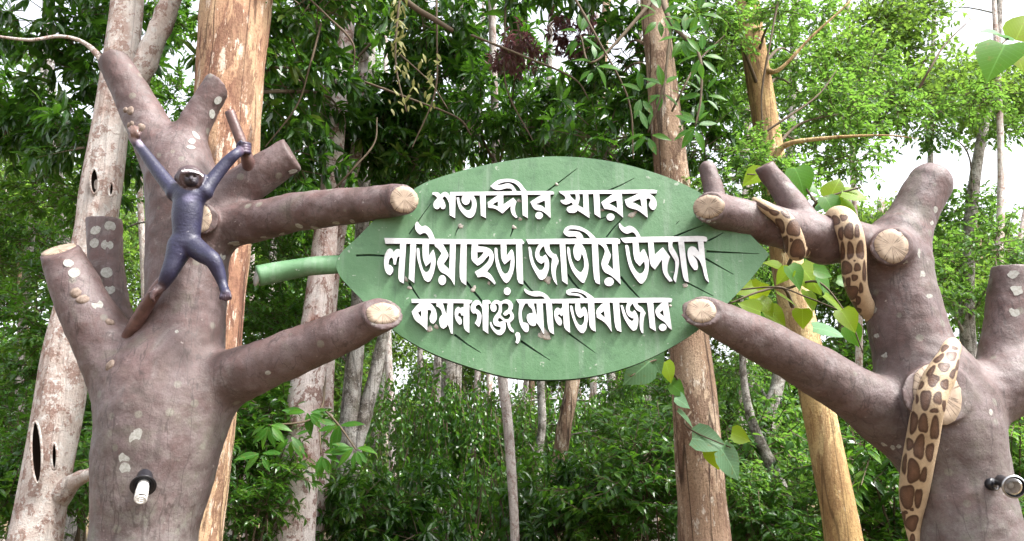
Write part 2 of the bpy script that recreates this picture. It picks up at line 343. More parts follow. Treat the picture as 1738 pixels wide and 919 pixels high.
# ------------------------------------------------------------------ SDF sculpting
def surface_nets(v, h, o):
    s = v < 0
    c = np.zeros(tuple(d - 1 for d in v.shape), np.int8)
    cor = [(i, j, k) for i in (0, 1) for j in (0, 1) for k in (0, 1)]
    nx, ny, nz = c.shape
    for i, j, k in cor: c += s[i:i + nx, j:j + ny, k:k + nz]
    act = (c > 0) & (c < 8); idx = np.argwhere(act); N = len(idx)
    val = np.stack([v[idx[:, 0] + i, idx[:, 1] + j, idx[:, 2] + k] for i, j, k in cor], 1)
    acc = np.zeros((N, 3)); cnt = np.zeros(N); cc = np.array(cor, float)
    for a in range(8):
        for b in range(a + 1, 8):
            if np.abs(cc[a] - cc[b]).sum() != 1: continue
            m = (val[:, a] < 0) != (val[:, b] < 0)
            t = val[m, a] / (val[m, a] - val[m, b]); acc[m] += cc[a] + t[:, None] * (cc[b] - cc[a]); cnt[m] += 1
    P_ = o + h * (idx + acc / cnt[:, None])
    gid = np.full(c.shape, -1, np.int32); gid[act] = np.arange(N)
    qs = []
    for ax in range(3):
        sl0 = [slice(1, -1)] * 3; sl1 = [slice(1, -1)] * 3; sl0[ax] = slice(0, -1); sl1[ax] = slice(1, None)
        s0, s1 = s[tuple(sl0)], s[tuple(sl1)]; e = np.argwhere(s0 != s1)
        if not len(e): continue
        inside = s0[e[:, 0], e[:, 1], e[:, 2]]
        p = e.copy(); u, w_ = (ax + 1) % 3, (ax + 2) % 3; p[:, u] += 1; p[:, w_] += 1
        def g(du, dw):
            q = p.copy(); q[:, u] -= du; q[:, w_] -= dw; return gid[q[:, 0], q[:, 1], q[:, 2]]
        quad = np.stack([g(1, 1), g(0, 1), g(0, 0), g(1, 0)], 1); quad[~inside] = quad[~inside][:, ::-1]; qs.append(quad)
    return P_, np.vstack(qs)
class Sdf:
    def __init__(s, lo, hi, h):
        s.lo, s.h = np.array(lo, float), h; s.n = np.ceil((np.array(hi) - s.lo) / h).astype(int) + 1
        s.v = np.full(s.n, 1.0, np.float32)
    def box(s, pts, m):
        a = np.clip(np.floor((pts.min(0) - m - s.lo) / s.h).astype(int), 0, s.n - 1)
        b = np.clip(np.ceil((pts.max(0) + m - s.lo) / s.h).astype(int) + 1, 1, s.n)
        if np.any(b <= a): return None, None
        g = np.meshgrid(*[s.lo[i] + s.h * np.arange(a[i], b[i]) for i in range(3)], indexing='ij')
        return tuple(slice(a[i], b[i]) for i in range(3)), np.stack(g, -1)
    def limb(s, pr, k=0.05, cut=None, n=9, sub=False):
        """pr: (N,4) points + radius; cut: (centre, normal)"""
        d4 = catmull(pr, n) if len(pr) > 1 else np.array(pr, float)
        m = k + 4 * s.h; sl, g = s.box(np.vstack([d4[:, :3] - d4[:, 3:4], d4[:, :3] + d4[:, 3:4]]), m)
        if sl is None: return
        D = np.full(g.shape[:3], 1.0, np.float32)
        if len(d4) == 1: D = np.linalg.norm(g - d4[0, :3], axis=-1) - d4[0, 3]
        for a, b in zip(d4[:-1], d4[1:]):
            # only work near this segment
            seg = np.vstack([a[:3] - a[3], a[:3] + a[3], b[:3] - b[3], b[:3] + b[3]])
            s2, g2 = s.box(seg, m)
            if s2 is None: continue
            loc = tuple(slice(x.start - y.start, x.stop - y.start) for x, y in zip(s2, sl))
            ab = b[:3] - a[:3]; t = np.clip(((g2 - a[:3]) @ ab) / (ab @ ab + 1e-12), 0, 1)
            d = np.linalg.norm(g2 - (a[:3] + t[..., None] * ab), axis=-1) - (a[3] + t * (b[3] - a[3]))
            D[loc] = np.minimum(D[loc], d)
        if cut is not None:
            D = np.maximum(D, (g - np.array(cut[0])) @ np.array(cut[1]))
        s.put(sl, D, k, sub)
    def put(s, sl, D, k, sub=False):
        o = s.v[sl]
        if sub: s.v[sl] = np.maximum(o, -D); return
        hh = np.clip(0.5 + 0.5 * (D - o) / k, 0, 1); s.v[sl] = D * (1 - hh) + o * hh - k * hh * (1 - hh)
    def ell(s, c, r, k=0.01, sub=False):
        c, r = np.array(c, float), np.array(r, float); sl, g = s.box(np.vstack([c - r, c + r]), k + 4 * s.h)
        q = (g - c) / r; l = np.linalg.norm(q, axis=-1); D = (l - 1) * r.min(); s.put(sl, D, k, sub)
    def mesh(s, it=5):
        v, q = surface_nets(s.v, s.h, s.lo); e = np.vstack([q[:, [0, 1]], q[:, [1, 2]], q[:, [2, 3]], q[:, [3, 0]]]); n = len(v)
        deg = np.bincount(e[:, 0], minlength=n) + np.bincount(e[:, 1], minlength=n)
        for i in range(it * 2):                                   # Taubin smoothing removes the grid's terraces
            a = np.stack([np.bincount(e[:, 0], v[e[:, 1], k], n) + np.bincount(e[:, 1], v[e[:, 0], k], n) for k in range(3)], 1) / np.maximum(deg, 1)[:, None]
            v = v + (a - v) * (0.6 if i % 2 == 0 else -0.62)
        return v, q

def pr(rows):       # rows (px, py, Y, r_px) -> (N,4) world
    return np.array([[*P(x, y, Y), r * S(x, y, Y)] for x, y, Y, r in rows])
def dirto(a, b): d = Vector(b) - Vector(a); return d.normalized()

def disc_mesh(name, rx, ry, th, mat, seg=28, dome=0.0, jag=0.0, seed=0, rings=3):
    """disc in local XY, facing +Z, centre at the origin"""
    r = np.random.default_rng(seed); ang = np.linspace(0, 2 * np.pi, seg, endpoint=False); jj = 1 + jag * r.uniform(-1, 1, seg)
    v = [[0, 0, th + dome]]; fs3, fs4 = [], []
    for q in range(1, rings + 1):
        f = q / rings
        for a, j in zip(ang, jj): v.append([rx * f * j * math.cos(a), ry * f * j * math.sin(a), th + dome * (1 - f * f)])
    for a, j in zip(ang, jj): v.append([rx * 1.01 * j * math.cos(a), ry * 1.01 * j * math.sin(a), -th * 2])
    for i in range(seg):
        i2 = (i + 1) % seg; fs3.append([0, 1 + i, 1 + i2])
        for q in range(rings): b = 1 + q * seg; fs4.append([b + i, b + seg + i, b + seg + i2, b + i2])
    return mesh_np(name, np.array(v), [np.array(fs4), np.array(fs3)], mat, smooth=dome > 0)
def place_disc(name, me, parent, c, n, roll=0.0):
    o = bpy.data.objects.new(name, me); link(o, parent)
    m = Vector(n).to_track_quat('Z', 'Y').to_matrix().to_4x4() @ Matrix.Rotation(roll, 4, 'Z')
    o.matrix_local = Matrix.Translation(Vector(c) - Vector(parent.location)) @ m; return o
class Hit:
    def __init__(s, v, q): s.b = BVHTree.FromPolygons([Vector(x) for x in v], [tuple(int(i) for i in f) for f in q]); s.v = v
    def at(s, px, py):
        d = ray(px, py).normalized(); l, n, i, t = s.b.ray_cast(CAMP, d)
        if l is None:
            # nearest point to the ray at about the sculpture's depth
            p = P(px, py, 5.15); l, n, i, t = s.b.find_nearest(p)
        if n.dot(d) > 0: n = -n
        return l, n

def sculpt(limbs, lo, hi, h=0.0125, k=0.09):
    sd_ = Sdf(lo, hi, h)
    for rows, opt in limbs:
        p = pr(rows) if not opt.get('world') else np.array(rows)
        cut = None
        if opt.get('cut'):
            c = Vector(p[-1][:3]); nn = Vector(opt['cut']).normalized(); cut = (c, nn)
            e = p[-1].copy(); ax = p[-1][:3] - p[-2][:3]; ax /= np.linalg.norm(ax); e[:3] += ax * e[3] * 1.2; p = np.vstack([p, e])
        sd_.limb(p, opt.get('k', k), cut)
    v, q = sd_.mesh()
    amp = np.array([0.011 * mnoise.noise(Vector(a) * 4.5) + 0.0045 * mnoise.noise(Vector(a) * 15) for a in v])
    # push along mesh normals
    tri = v[q]; nf = np.cross(tri[:, 2] - tri[:, 0], tri[:, 3] - tri[:, 1]); vn = np.zeros_like(v)
    for i in range(4): np.add.at(vn, q[:, i], nf)
    vn /= np.linalg.norm(vn, axis=1)[:, None] + 1e-12
    return v + vn * amp[:, None], q

YS = 4.98            # front face of the leaf board
# ---- the tree holding the gibbon
YT = 5.32
g0 = P(245, 919, YT)
sculpL = [
 ([[g0.x, YT, -0.1, 0.46], [g0.x, YT, 0.35, 0.38], [g0.x, YT, g0.z - 0.35, 0.345], *pr([(247, 900, YT, 86), (262, 800, YT, 98), (278, 710, YT, 104), (285, 640, YT, 90)]).tolist()], dict(world=True)),
 ([(280, 700, YT, 90), (300, 610, YT, 76), (316, 500, YT, 66), (320, 400, YT, 68), (316, 330, YT, 62), (308, 275, YT, 50)], {}),
 ([(300, 310, YT, 46), (262, 232, YT, 37), (226, 165, YT, 31), (196, 108, YT - 0.02, 27)], dict(cut=(-0.5, 0.35, 0.8))),
 ([(305, 300, YT, 40), (318, 240, YT, 29), (343, 190, YT, 25), (368, 146, YT - 0.02, 22)], dict(cut=(0.45, 0.4, 0.8))),
 ([(335, 390, YT, 40), (398, 330, YT, 36), (450, 292, YT - 0.02, 33), (496, 262, YT - 0.02, 29)], dict(cut=(0.86, -0.1, 0.45))),
 ([(340, 400, YT, 44), (400, 384, YT - 0.06, 36), (480, 366, 5.17, 34), (570, 352, 5.05, 32), (640, 345, 4.96, 29), (672, 341, 4.90, 27), (686, 339, 4.80, 26)], dict(cut=(0.30, -0.92, -0.10))),
 ([(300, 720, YT, 70), (370, 655, YT - 0.02, 52), (440, 622, 5.2, 43), (520, 590, 5.1, 39), (590, 560, 5.0, 36), (632, 540, 4.92, 31), (650, 533, 4.82, 29)], dict(cut=(0.12, -0.92, 0.30))),
 ([(265, 720, YT, 74), (212, 640, 5.28, 58), (165, 560, 5.22, 47), (125, 480, 5.18, 39), (100, 425, 5.15, 31)], dict(cut=(-0.16, -0.62, 0.78))),
 ([(240, 640, 5.5, 40), (200, 560, 5.6, 33), (183, 480, 5.62, 29), (176, 372, 5.62, 27)], dict(cut=(0, -0.1, 1))),
 ([(332, 400, 5.28, 46), (341, 377, 5.10, 30), (343, 372, 5.015, 27)], dict(cut=(0.22, -0.97, 0.0), k=0.03)),
]
vL, qL = sculpt(sculpL, (-4.0, 4.55, -0.15), (-0.4, 6.0, 5.3))
treeL = empty("concrete_tree_sculpture", (g0.x, YT, 0), "brown concrete tree sculpture with cut branches carrying the violet gibbon figure", "sculpture")
obj("trunk", mesh_np("trunk", vL, [qL], MC), treeL)
hitL = Hit(vL, qL)
# ---- the tree holding the python
g1 = P(1642, 919, YT)
sculpR = [
 ([[g1.x + .05, YT, -0.1, 0.46], [g1.x + .04, YT, 0.35, 0.38], [g1.x + .02, YT, g1.z - 0.35, 0.35], *pr([(1644, 919, YT, 86), (1622, 810, YT, 84), (1600, 720, YT, 92), (1580, 660, YT, 84)]).tolist()], dict(world=True)),
 ([(1590, 700, YT, 84), (1553, 600, YT, 66), (1530, 510, YT, 60), (1518, 450, YT, 52), (1520, 410, YT, 46)], {}),
 ([(1517, 450, YT, 46), (1538, 395, YT, 40), (1558, 350, YT, 38), (1577, 314, YT, 37)], {}),
 ([(1520, 455, YT, 50), (1450, 415, 5.24, 40), (1380, 400, 5.14, 35), (1300, 380, 5.05, 33), (1240, 362, 4.96, 30), (1213, 354, 4.90, 28), (1203, 351, 4.80, 27)], dict(cut=(-0.30, -0.92, -0.1))),
 ([(1600, 760, YT, 70), (1520, 712, YT - 0.02, 58), (1440, 662, 5.22, 46), (1360, 615, 5.12, 41), (1270, 567, 5.0, 37), (1212, 538, 4.90, 31), (1190, 528, 4.80, 28)], dict(cut=(-0.12, -0.93, 0.2))),
 ([(1222, 372, 5.0, 20), (1211, 325, 5.04, 17), (1200, 287, 5.06, 15)], dict(k=0.03)),
 ([(1395, 420, 5.2, 30), (1362, 372, 5.2, 25), (1325, 320, 5.22, 20), (1296, 281, 5.22, 16)], dict(k=0.06, cut=(-0.5, -0.3, 0.8))),
 ([(1518, 430, 5.25, 44), (1514, 420, 5.08, 34), (1513, 418, 4.98, 33)], dict(cut=(-0.12, -0.96, 0.0), k=0.03)),
 ([(1592, 672, YT, 66), (1592, 670, 5.08, 55), (1591, 669, 4.925, 52)], dict(cut=(0.12, -0.97, 0.05), k=0.02)),
 ([(1600, 740, YT, 60), (1660, 682, YT, 56), (1725, 648, 5.30, 54), (1800, 615, 5.25, 48), (1870, 585, 5.2, 42)], dict(cut=(0.8, -0.5, 0.3))),
 ([(1690, 670, 5.35, 40), (1702, 590, 5.35, 36), (1712, 520, 5.35, 34), (1719, 454, 5.35, 31)], dict(cut=(0.1, -0.1, 1), k=.06)),
]
vR, qR = sculpt(sculpR, (0.9, 4.55, -0.15), (4.3, 6.0, 4.7))
treeR = empty("concrete_tree_sculpture", (g1.x, YT, 0), "mauve brown concrete tree sculpture wrapped by the spotted python", "sculpture")
obj("trunk", mesh_np("trunk", vR, [qR], MC), treeR)
hitR = Hit(vR, qR)

# cut faces, placed on the planes of the cuts
def cut_face(tree, px, py, Y, rx, ry, n, roll=0.0, seed=0):
    s = S(px, py, Y); c = P(px, py, Y) + Vector(n).normalized() * 0.003
    return place_disc("cut_face", disc_mesh("cut_face", rx * s, ry * s, 0.004, MCUT, 36, 0.004, 0.035, seed), tree, c, n, roll)
cut_face(treeL, 686, 339, 4.80, 24, 23, (0.30, -0.92, -0.10), seed=1)
cut_face(treeL, 650, 533, 4.82, 28, 21, (0.12, -0.92, 0.30), seed=2)
cut_face(treeL, 100, 425, 5.15, 28, 26, (-0.16, -0.62, 0.78), seed=3)
cut_face(treeL, 343, 372, 5.015, 15, 24, (0.22, -0.97, 0.0), seed=4)
cut_face(treeR, 1203, 351, 4.80, 26, 20, (-0.30, -0.92, -0.1), seed=5)
cut_face(treeR, 1190, 528, 4.80, 25, 22, (-0.12, -0.93, 0.2), seed=6)
cut_face(treeR, 1513, 418, 4.98, 27, 30, (-0.12, -0.96, 0.0), seed=7)
cut_face(treeR, 1591, 669, 4.925, 43, 52, (0.12, -0.97, 0.05), seed=8)

# pale lichen-like discs and knobs on the bark
def spots(tree, hit, rows, name, mat, dome, jag, seed):
    for i, (x, y, rx, ry) in enumerate(rows):
        l, n = hit.at(x, y); s = (l - CAMP).dot(FWD) / FPX
        place_disc(name, disc_mesh(name, rx * s, ry * s, 0.0005, mat, 13, dome, jag, seed + i, 2), tree, l, n, random.uniform(0, 6))
spots(treeL, hitL, [(162, 391, 8, 9), (187, 384, 9, 9), (160, 413, 8, 9), (182, 416, 10, 9), (181, 463, 9, 10), (186, 492, 8, 9),
  (116, 447, 8, 8), (126, 463, 9, 10), (165, 517, 9, 10), (370, 171, 6, 8), (360, 194, 6, 8), (333, 230, 6, 9), (326, 240, 5, 8), (324, 250, 4, 8), (496, 292, 9, 5),
  (211, 778, 10, 10), (212, 795, 9, 10), (230, 740, 9, 14), (455, 633, 5, 4), (508, 384, 7, 5), (534, 387, 7, 4), (571, 379, 7, 5), (598, 376, 7, 4), (480, 397, 7, 4), (450, 403, 8, 4), (398, 414, 11, 8), (378, 436, 6, 8), (300, 563, 3, 3)],
  "lichen_spot", MSPOT, 0.0, 0.06, 100)
spots(treeL, hitL, [(213, 187, 5, 7), (221, 188, 7, 8), (224, 210, 4, 6), (239, 217, 8, 8), (218, 213, 5, 5), (128, 497, 9, 9), (140, 508, 10, 8), (187, 547, 6, 8), (186, 620, 10, 8)], "tree_fungus", MFUN, 0.010, 0.1, 200)
spots(treeR, hitR, [(1588, 356, 5, 6), (1582, 379, 4, 5), (1560, 430, 5, 8), (1566, 466, 5, 8), (1578, 503, 4, 8), (1482, 526, 6, 10), (1476, 503, 4, 5), (1537, 446, 4, 7),
  (1720, 466, 8, 7), (1726, 493, 9, 9), (1721, 530, 8, 8), (1501, 603, 5, 7), (1500, 755, 6, 4), (1515, 760, 4, 6), (1525, 758, 4, 5), (1682, 700, 4, 6), (1488, 570, 4, 6)], "lichen_spot", MSPOT, 0.0, 0.22, 300)
spots(treeR, hitR, [(1185, 366, 4, 3), (1193, 371, 4, 3), (1203, 376, 4, 3), (1212, 378, 4, 3), (1418, 447, 9, 4)], "lichen_spot", MSPOT, 0.002, 0.2, 340)

# thin red-brown stubs the gibbon holds on to
def stub(rows, cap_n, r):
    p = pr(rows); v, fs, _ = tube_np(p[:, :3], p[:, 3], 16, 8, 0.08, 30, 5); o = obj("stub_branch", mesh_np("stub_branch", v, fs, MTW), treeL)
    cut_face(treeL, rows[-1][0], rows[-1][1], rows[-1][2], r, r, cap_n)
stub([(440, 318, 5.30, 15), (425, 285, 5.19, 12), (417, 262, 5.12, 10), (402, 222, 5.08, 9), (390, 190, 5.06, 8.5)], (-0.3, -0.5, 0.8), 6.5)
stub([(192, 628, 5.36, 11), (220, 568, 5.12, 12), (262, 498, 4.965, 11), (291, 461, 4.91, 9)], (0.5, -0.75, 0.4), 7)

# ------------------------------------------------------------------ gibbon statue
def gibbon():
    T = lambda x, y, dy=0.0: hitL.at(x, y)[0].y + dy
    yb = T(318, 360) - 0.085
    a_, b_ = P(200, 525, 5.35), P(445, 170, 5.35); s = Sdf((a_.x, 4.68, P(300, 525, 4.7).z - .1), (P(455, 400, 4.75).x, 5.25, b_.z), 0.0040)
    L = lambda rows, k=0.02: s.limb(pr([(a, b, c, d * (.96 if d > 4 else 1)) for a, b, c, d in rows]), k)
    L([(321, 338, yb, 25), (318, 362, yb, 26), (317, 390, yb + .01, 24), (316, 412, yb + .015, 23)])
    L([(297, 328, yb, 14), (322, 334, yb, 20), (347, 327, yb, 14)], 0.03)
    L([(322, 330, yb - .01, 16), (322, 308, yb - .03, 18)], 0.02)          # neck
    yh = yb - 0.05
    h0 = P(323, 302, yh); sp = S(323, 302, yh)
    s.ell(h0, (22.5 * sp, 0.088, 21 * sp), 0.012)
    # face: muzzle, brow, nose, ears, eye sockets
    fw = ray(323, 302).normalized(); xr = Vector((1, 0, 0)); xr = (xr - fw * xr.dot(fw)).normalized(); ur = xr.cross(fw)
    f = lambda dx, dz, dy: h0 + xr * (dx * sp) + ur * (dz * sp) + fw * dy
    s.ell(f(1, -7, -0.066), (9.5 * sp, 0.036, 7.0 * sp), 0.014)
    s.ell(f(1, -2.2, -0.094), (2.6 * sp, 0.015, 3.2 * sp), 0.006)
    for e in (-1, 1):
        s.ell(f(1 + e * 6.2, 3.2, -0.092), (4.2 * sp, 0.020, 3.0 * sp), 0.005, sub=True)
        s.ell(f(1 + e * 6.2, 3.2, -0.072), (2.7 * sp, 0.010, 2.0 * sp), 0.003)
        s.ell(f(e * 21.5, 0, 0.005), (3.6 * sp, 0.02, 6.5 * sp), 0.008)
    s.limb(np.array([[*f(-10, 7.2, -0.074), 2.0 * sp], [*f(1, 8.4, -0.084), 2.3 * sp], [*f(12, 7.2, -0.074), 2.0 * sp]]), 0.006)
    s.limb(np.array([[*f(-4.5, -8.6, -0.100), 1.25 * sp], [*f(1, -9.6, -0.104), 1.3 * sp], [*f(6.5, -8.6, -0.100), 1.25 * sp]]), 0.003, sub=True)
    cir = [[*f(1 + 16 * math.cos(t), -1 + 15.5 * math.sin(t), -0.058), 3.4 * sp] for t in np.linspace(-0.9, math.pi + 0.9, 12)]
    s.limb(np.array(cir), 0.008)
    # arms
    yl = T(240, 240)
    L([(297, 327, yb, 14), (272, 296, yb + .03, 12), (254, 272, yb + .05, 10.5), (238, 250, yb + .06, 8.5), (232, 243, yb + .06, 8.5), (227, 234, yb + .07, 9)])
    for j, (fx, fy) in enumerate([(219, 219), (223, 216), (228, 215), (233, 217), (238, 226)]):
        L([(228 + j * 1.6, 236, yb + .05, 4), ((228 + fx) / 2 + j * .6, (232 + fy) / 2, yb + .03, 3.2), (fx, fy, yb + .06, 2.8)], 0.006)
    L([(347, 325, yb, 14), (365, 300, yb + .03, 11.5), (384, 277, yb + .05, 10.5), (400, 262, yb + .06, 9), (410, 255, 5.06, 8.5), (415, 251, 5.06, 9)])
    for j in range(4):
        yy = 244 + j * 4.6
        L([(408, yy + 3, 5.06, 3.6), (415, yy, 5.025, 3.2), (423, yy + 1, 5.06, 3.0), (424, yy + 2, 5.10, 2.6)], 0.005)
    L([(405, 255, 5.05, 3.6), (404, 247, 5.04, 3.2), (409, 241, 5.03, 2.8)], 0.006)
    # legs
    L([(307, 418, yb + .01, 23), (298, 440, yb + .0, 18), (287, 464, yb - .01, 14), (276, 484, 4.93, 10), (266, 494, 4.91, 8.5)])
    for j in range(5):
        L([(270 - j * 2.5, 491 + j * 2.5, 4.905, 4), (262 - j * 1.0, 496 + j * 2.6, 4.885, 3.4), (254 + j * 1.6, 498 + j * 3.2, 4.91, 2.8)], 0.005)
    L([(328, 418, yb + .01, 19), (345, 431, yb - .02, 17), (361, 442, yb - .05, 14.5), (371, 462, yb - .03, 11.5), (377, 480, yb - .02, 8.5), (381, 492, yb - .03, 8), (383, 498, yb - .045, 8)])
    for j in range(5):
        L([(378 + j * 2.4, 494, yb - .045, 3.2), (375 + j * 3.9, 503, yb - .065, 2.5), (374.5 + j * 4.1, 510 - abs(j - 2) * 1.4, yb - .06, 2.3)], 0.002)
    v, q = s.mesh(4)
    px = to_px(v); x, y = px[:, 0], px[:, 1]
    col = np.tile(np.array([0.020, 0.019, 0.048]), (len(v), 1))
    n1 = wave(v, 18, 9); col *= (1 + 0.25 * n1)[:, None]
    def lay(m, c):
        m = np.clip(m, 0, 1)[:, None]; col[:] = col * (1 - m) + np.array(c) * m
    br = np.array([0.075, 0.04, 0.038])
    lay((26 - np.hypot((x - 322) * 1.0, (y - 301) * 1.1)) / 3, (0.060, 0.036, 0.040))           # head hair, brown
    lay((1 - np.hypot((x - 325) / 14, (y - 305) / 15)) * 5 * (v[:, 1] < h0.y - 0.03), (0.026, 0.021, 0.030))
    lay((24 - np.hypot(x - 224, y - 224)) / 14, (0.13, 0.075, 0.06)); lay((26 - np.hypot(x - 262, y - 498)) / 12, br)
    lay((18 - np.hypot(x - 386, y - 508)) / 14, (0.055, 0.03, 0.04)); lay((14 - np.hypot(x - 416, y - 252)) / 10, (0.08, 0.05, 0.08))
    lay((10 - np.hypot((x - 322) / 1.6, (y - 336))) / 8, (0.11, 0.10, 0.17))
    lay((9 - np.hypot((x - 238), (y - 243))) / 6, (0.2, 0.17, 0.22))
    bx = np.array([306, 312, 320, 330, 338, 345]); by = np.array([290.5, 290, 289, 290.5, 294, 298.5])
    band = (np.abs(y - np.interp(x, bx, by)) < 1.5) & (x > 308) & (x < 345) & (v[:, 1] < h0.y + 0.01)
    lay(band * 1.0, (0.72, 0.70, 0.70))
    for e in (-1, 1):
        c = to_px(np.array([f(1 + e * 6.2, 3.2, -0.08)]))[0]; lay((np.hypot(x - c[0], y - c[1]) < 1.9) * 1.0 * (v[:, 1] < h0.y - 0.03), (0.008, 0.007, 0.008)); lay((np.hypot((x - c[0]) / 1.5, y - c[1]) < 3.4) * .55 * (v[:, 1] < h0.y - 0.03) * (np.hypot(x - c[0], y - c[1]) >= 1.9), (0.075, 0.055, 0.06))
    o = obj("gibbon_statue", mesh_np("gibbon_statue", v, [q], MGIB, attrs={"Col": np.clip(col, 0.003, 1)}))
    tag(o, "violet painted gibbon statue with white brow hanging spread out on the concrete tree", "statue")
gibbon()

# ------------------------------------------------------------------ python statue
def python_statue():
    def H(x, y, r, lift=0.75):
        l, n = hitR.at(x, y); Y = l.y - r * S(x, y, l.y) * lift; return [*P(x, y, Y), r * S(x, y, Y), 0]
    W = lambda x, y, Y, r, h=1: [*P(x, y, Y), r * S(x, y, Y), h]
    pts = [H(1278, 337, 3, 1.6), H(1283, 341, 6.5, 1.0), H(1295, 349, 10, .8), H(1311, 359, 13), H(1325, 368, 15), H(1337, 382, 17), H(1345, 400, 18), H(1349, 416, 19), W(1352, 427, 5.02, 17.5, 0),
           W(1356, 426, 5.08, 16, 0), W(1366, 424, 5.15, 15), W(1386, 420, 5.22, 17), W(1404, 396, 5.24, 18), W(1413, 378, 5.20, 19), W(1422, 368, 5.11, 20, 0), W(1433, 374, 5.06, 22, 0), H(1440, 388, 22.5), H(1445, 405, 22.5), H(1448, 427, 22.5)]
    y0 = pts[-1][1]
    pts += [W(1449, 445, y0 + .015, 22, 0), W(1450, 465, y0 + .05, 21.5, 0), W(1453, 485, y0 + .10, 20, 0), W(1460, 504, y0 + .17, 18, 0), W(1472, 524, y0 + .26, 17, 0),
           W(1500, 550, 5.45, 18), W(1545, 575, 5.50, 18), W(1588, 584, 5.40, 18), W(1610, 586, 5.26, 17), W(1614, 590, 5.10, 17, 0)]
    pts += [W(1611, 602, 4.98, 17, 0), W(1604, 620, 4.90, 22, 0), H(1595, 640, 26, .6), H(1587, 658, 26, .6), H(1578, 686, 26.5, .6), H(1571, 716, 27, .65), H(1566, 745, 27.3, .7), H(1560, 775, 27), H(1555, 805, 26.5), H(1551, 833, 25), H(1549, 858, 21.5), H(1549, 880, 17), H(1551, 903, 13), H(1556, 930, 10), H(1568, 970, 7), H(1585, 1005, 4), H(1600, 1025, 2)]
    pts = np.array(pts); pts[:, 3] *= 0.93; d4 = catmull(pts, 8)
    # resample evenly
    sl_ = np.concatenate([[0], np.cumsum(np.linalg.norm(np.diff(d4[:, :3], axis=0), axis=1))])
    u = np.linspace(0, sl_[-1], int(sl_[-1] / 0.0032)); d4 = np.stack([np.interp(u, sl_, d4[:, i]) for i in range(5)], 1)
    hidr = d4[:, 4] > 0.5; d4 = d4[:, :4]
    k = np.ones(13) / 13
    for i in range(3): d4[:, i] = np.convolve(np.pad(d4[:, i], 6, mode='edge'), k, 'valid')
    seg = 120; v, fs, nr = tube_np(None, None, seg, dense=d4)
    x, y = to_px(v).T
    cream = np.array([0.45, 0.335, 0.215]); brown = np.array([0.105, 0.055, 0.034]); out = np.array([0.060, 0.028, 0.016])
    col = np.tile(cream, (len(v), 1)) * (1 + 0.10 * wave(v, 20, 2))[:, None]
    A = lambda rows, ox, oy, sc: [(ox + a / sc, oy + b / sc, c / sc, d / sc, (e[0] if e else 0)) for a, b, c, d, *e in rows]
    E = A([(128, 150, 52, 10, 33), (197, 188, 30, 15, 18), (215, 140, 52, 9, 28), (268, 190, 18, 36, -35), (238, 268, 20, 45, -22), (320, 285, 38, 48), (305, 360, 10, 10), (345, 415, 42, 52),
           (268, 385, 18, 50), (370, 470, 15, 8), (410, 445, 10, 30), (580, 238, 25, 28), (632, 220, 22, 18), (535, 215, 15, 8), (615, 318, 15, 38), (665, 305, 27, 46), (715, 305, 14, 40),
           (625, 430, 13, 52), (673, 425, 19, 50), (735, 422, 22, 52), (650, 533, 30, 38), (717, 530, 19, 23), (700, 594, 18, 18), (660, 622, 14, 28), (700, 488, 6, 5), (760, 555, 10, 60),
           (680, 685, 38, 40), (627, 610, 10, 20), (740, 660, 12, 30), (690, 765, 22, 18), (722, 735, 14, 26), (655, 745, 10, 18), (722, 800, 18, 16), (700, 840, 14, 16), (740, 850, 12, 20)], 1260, 310, 3.675)
    E += A([(265, 80, 10, 18, 50), (308, 80, 12, 7, 20), (240, 125, 10, 26, 50), (295, 115, 20, 19), (322, 155, 8, 22, 15), (262, 162, 23, 18), (205, 182, 11, 27, 32), (300, 192, 10, 20, 20), (215, 220, 21, 25, 25),
            (265, 238, 16, 20), (163, 242, 8, 18, 25), (182, 305, 21, 40, 5), (235, 298, 17, 25), (145, 302, 6, 18), (262, 330, 7, 22), (220, 352, 17, 9), (130, 405, 15, 44, 6), (172, 408, 19, 38),
            (222, 428, 17, 47, 4), (113, 498, 14, 24), (155, 510, 21, 49, 6), (200, 532, 16, 36, 6), (90, 585, 9, 40, 5), (128, 615, 25, 48), (173, 632, 13, 30, 12), (102, 725, 28, 47), (150, 732, 15, 38, 6),
            (95, 795, 8, 7), (122, 782, 8, 6), (122, 840, 24, 32, 20), (85, 820, 8, 30), (125, 905, 10, 15)], 1500, 560, 2.5625)
    hid = np.zeros(len(v), bool); ringid = np.arange(len(v)) // seg; ringid[-2:] = 0
    s_arc = u[np.minimum(ringid, len(u) - 1)]
    hid = hidr[np.minimum(ringid, len(d4) - 1)]
    sd2 = np.full(len(v), 9.0)
    for ex, ey, ra, rb, rot in E:
        ra, rb = ra * 1.1 + .3, rb * 1.1 + .3
        c, s_ = math.cos(R(rot)), math.sin(R(rot)); dx, dy = x - ex, y - ey; a = dx * c + dy * s_; b = -dx * s_ + dy * c
        r_ = (np.abs(a / ra) ** 2.6 + np.abs(b / rb) ** 2.6) ** (1 / 2.6); w_ = 0.10 * np.sin(3 * np.arctan2(b / rb, a / ra) + ex)
        sd2 = np.where(hid, sd2, np.minimum(sd2, (r_ + w_ - 1) * min(ra, rb)))
    th = (np.arange(len(v)) % seg) / seg
    cell = np.abs(((s_arc * 11) % 1) - 0.5) * 2; ct = np.abs(((th * 5 + 0.5 * (np.floor(s_arc * 11) % 2)) % 1) - 0.5) * 2
    sd2 = np.where(hid, (np.maximum(cell, ct) - 0.68) * 12, sd2)
    def lay(m, c):
        m = np.clip(m, 0, 1)[:, None]; col[:] = col * (1 - m) + np.asarray(c) * m
    lay((0.5 - sd2) / 0.9, out); lay((-1.6 - sd2) / 1.6, brown); lay((-4.0 - sd2) / 6.0, brown * 1.45)
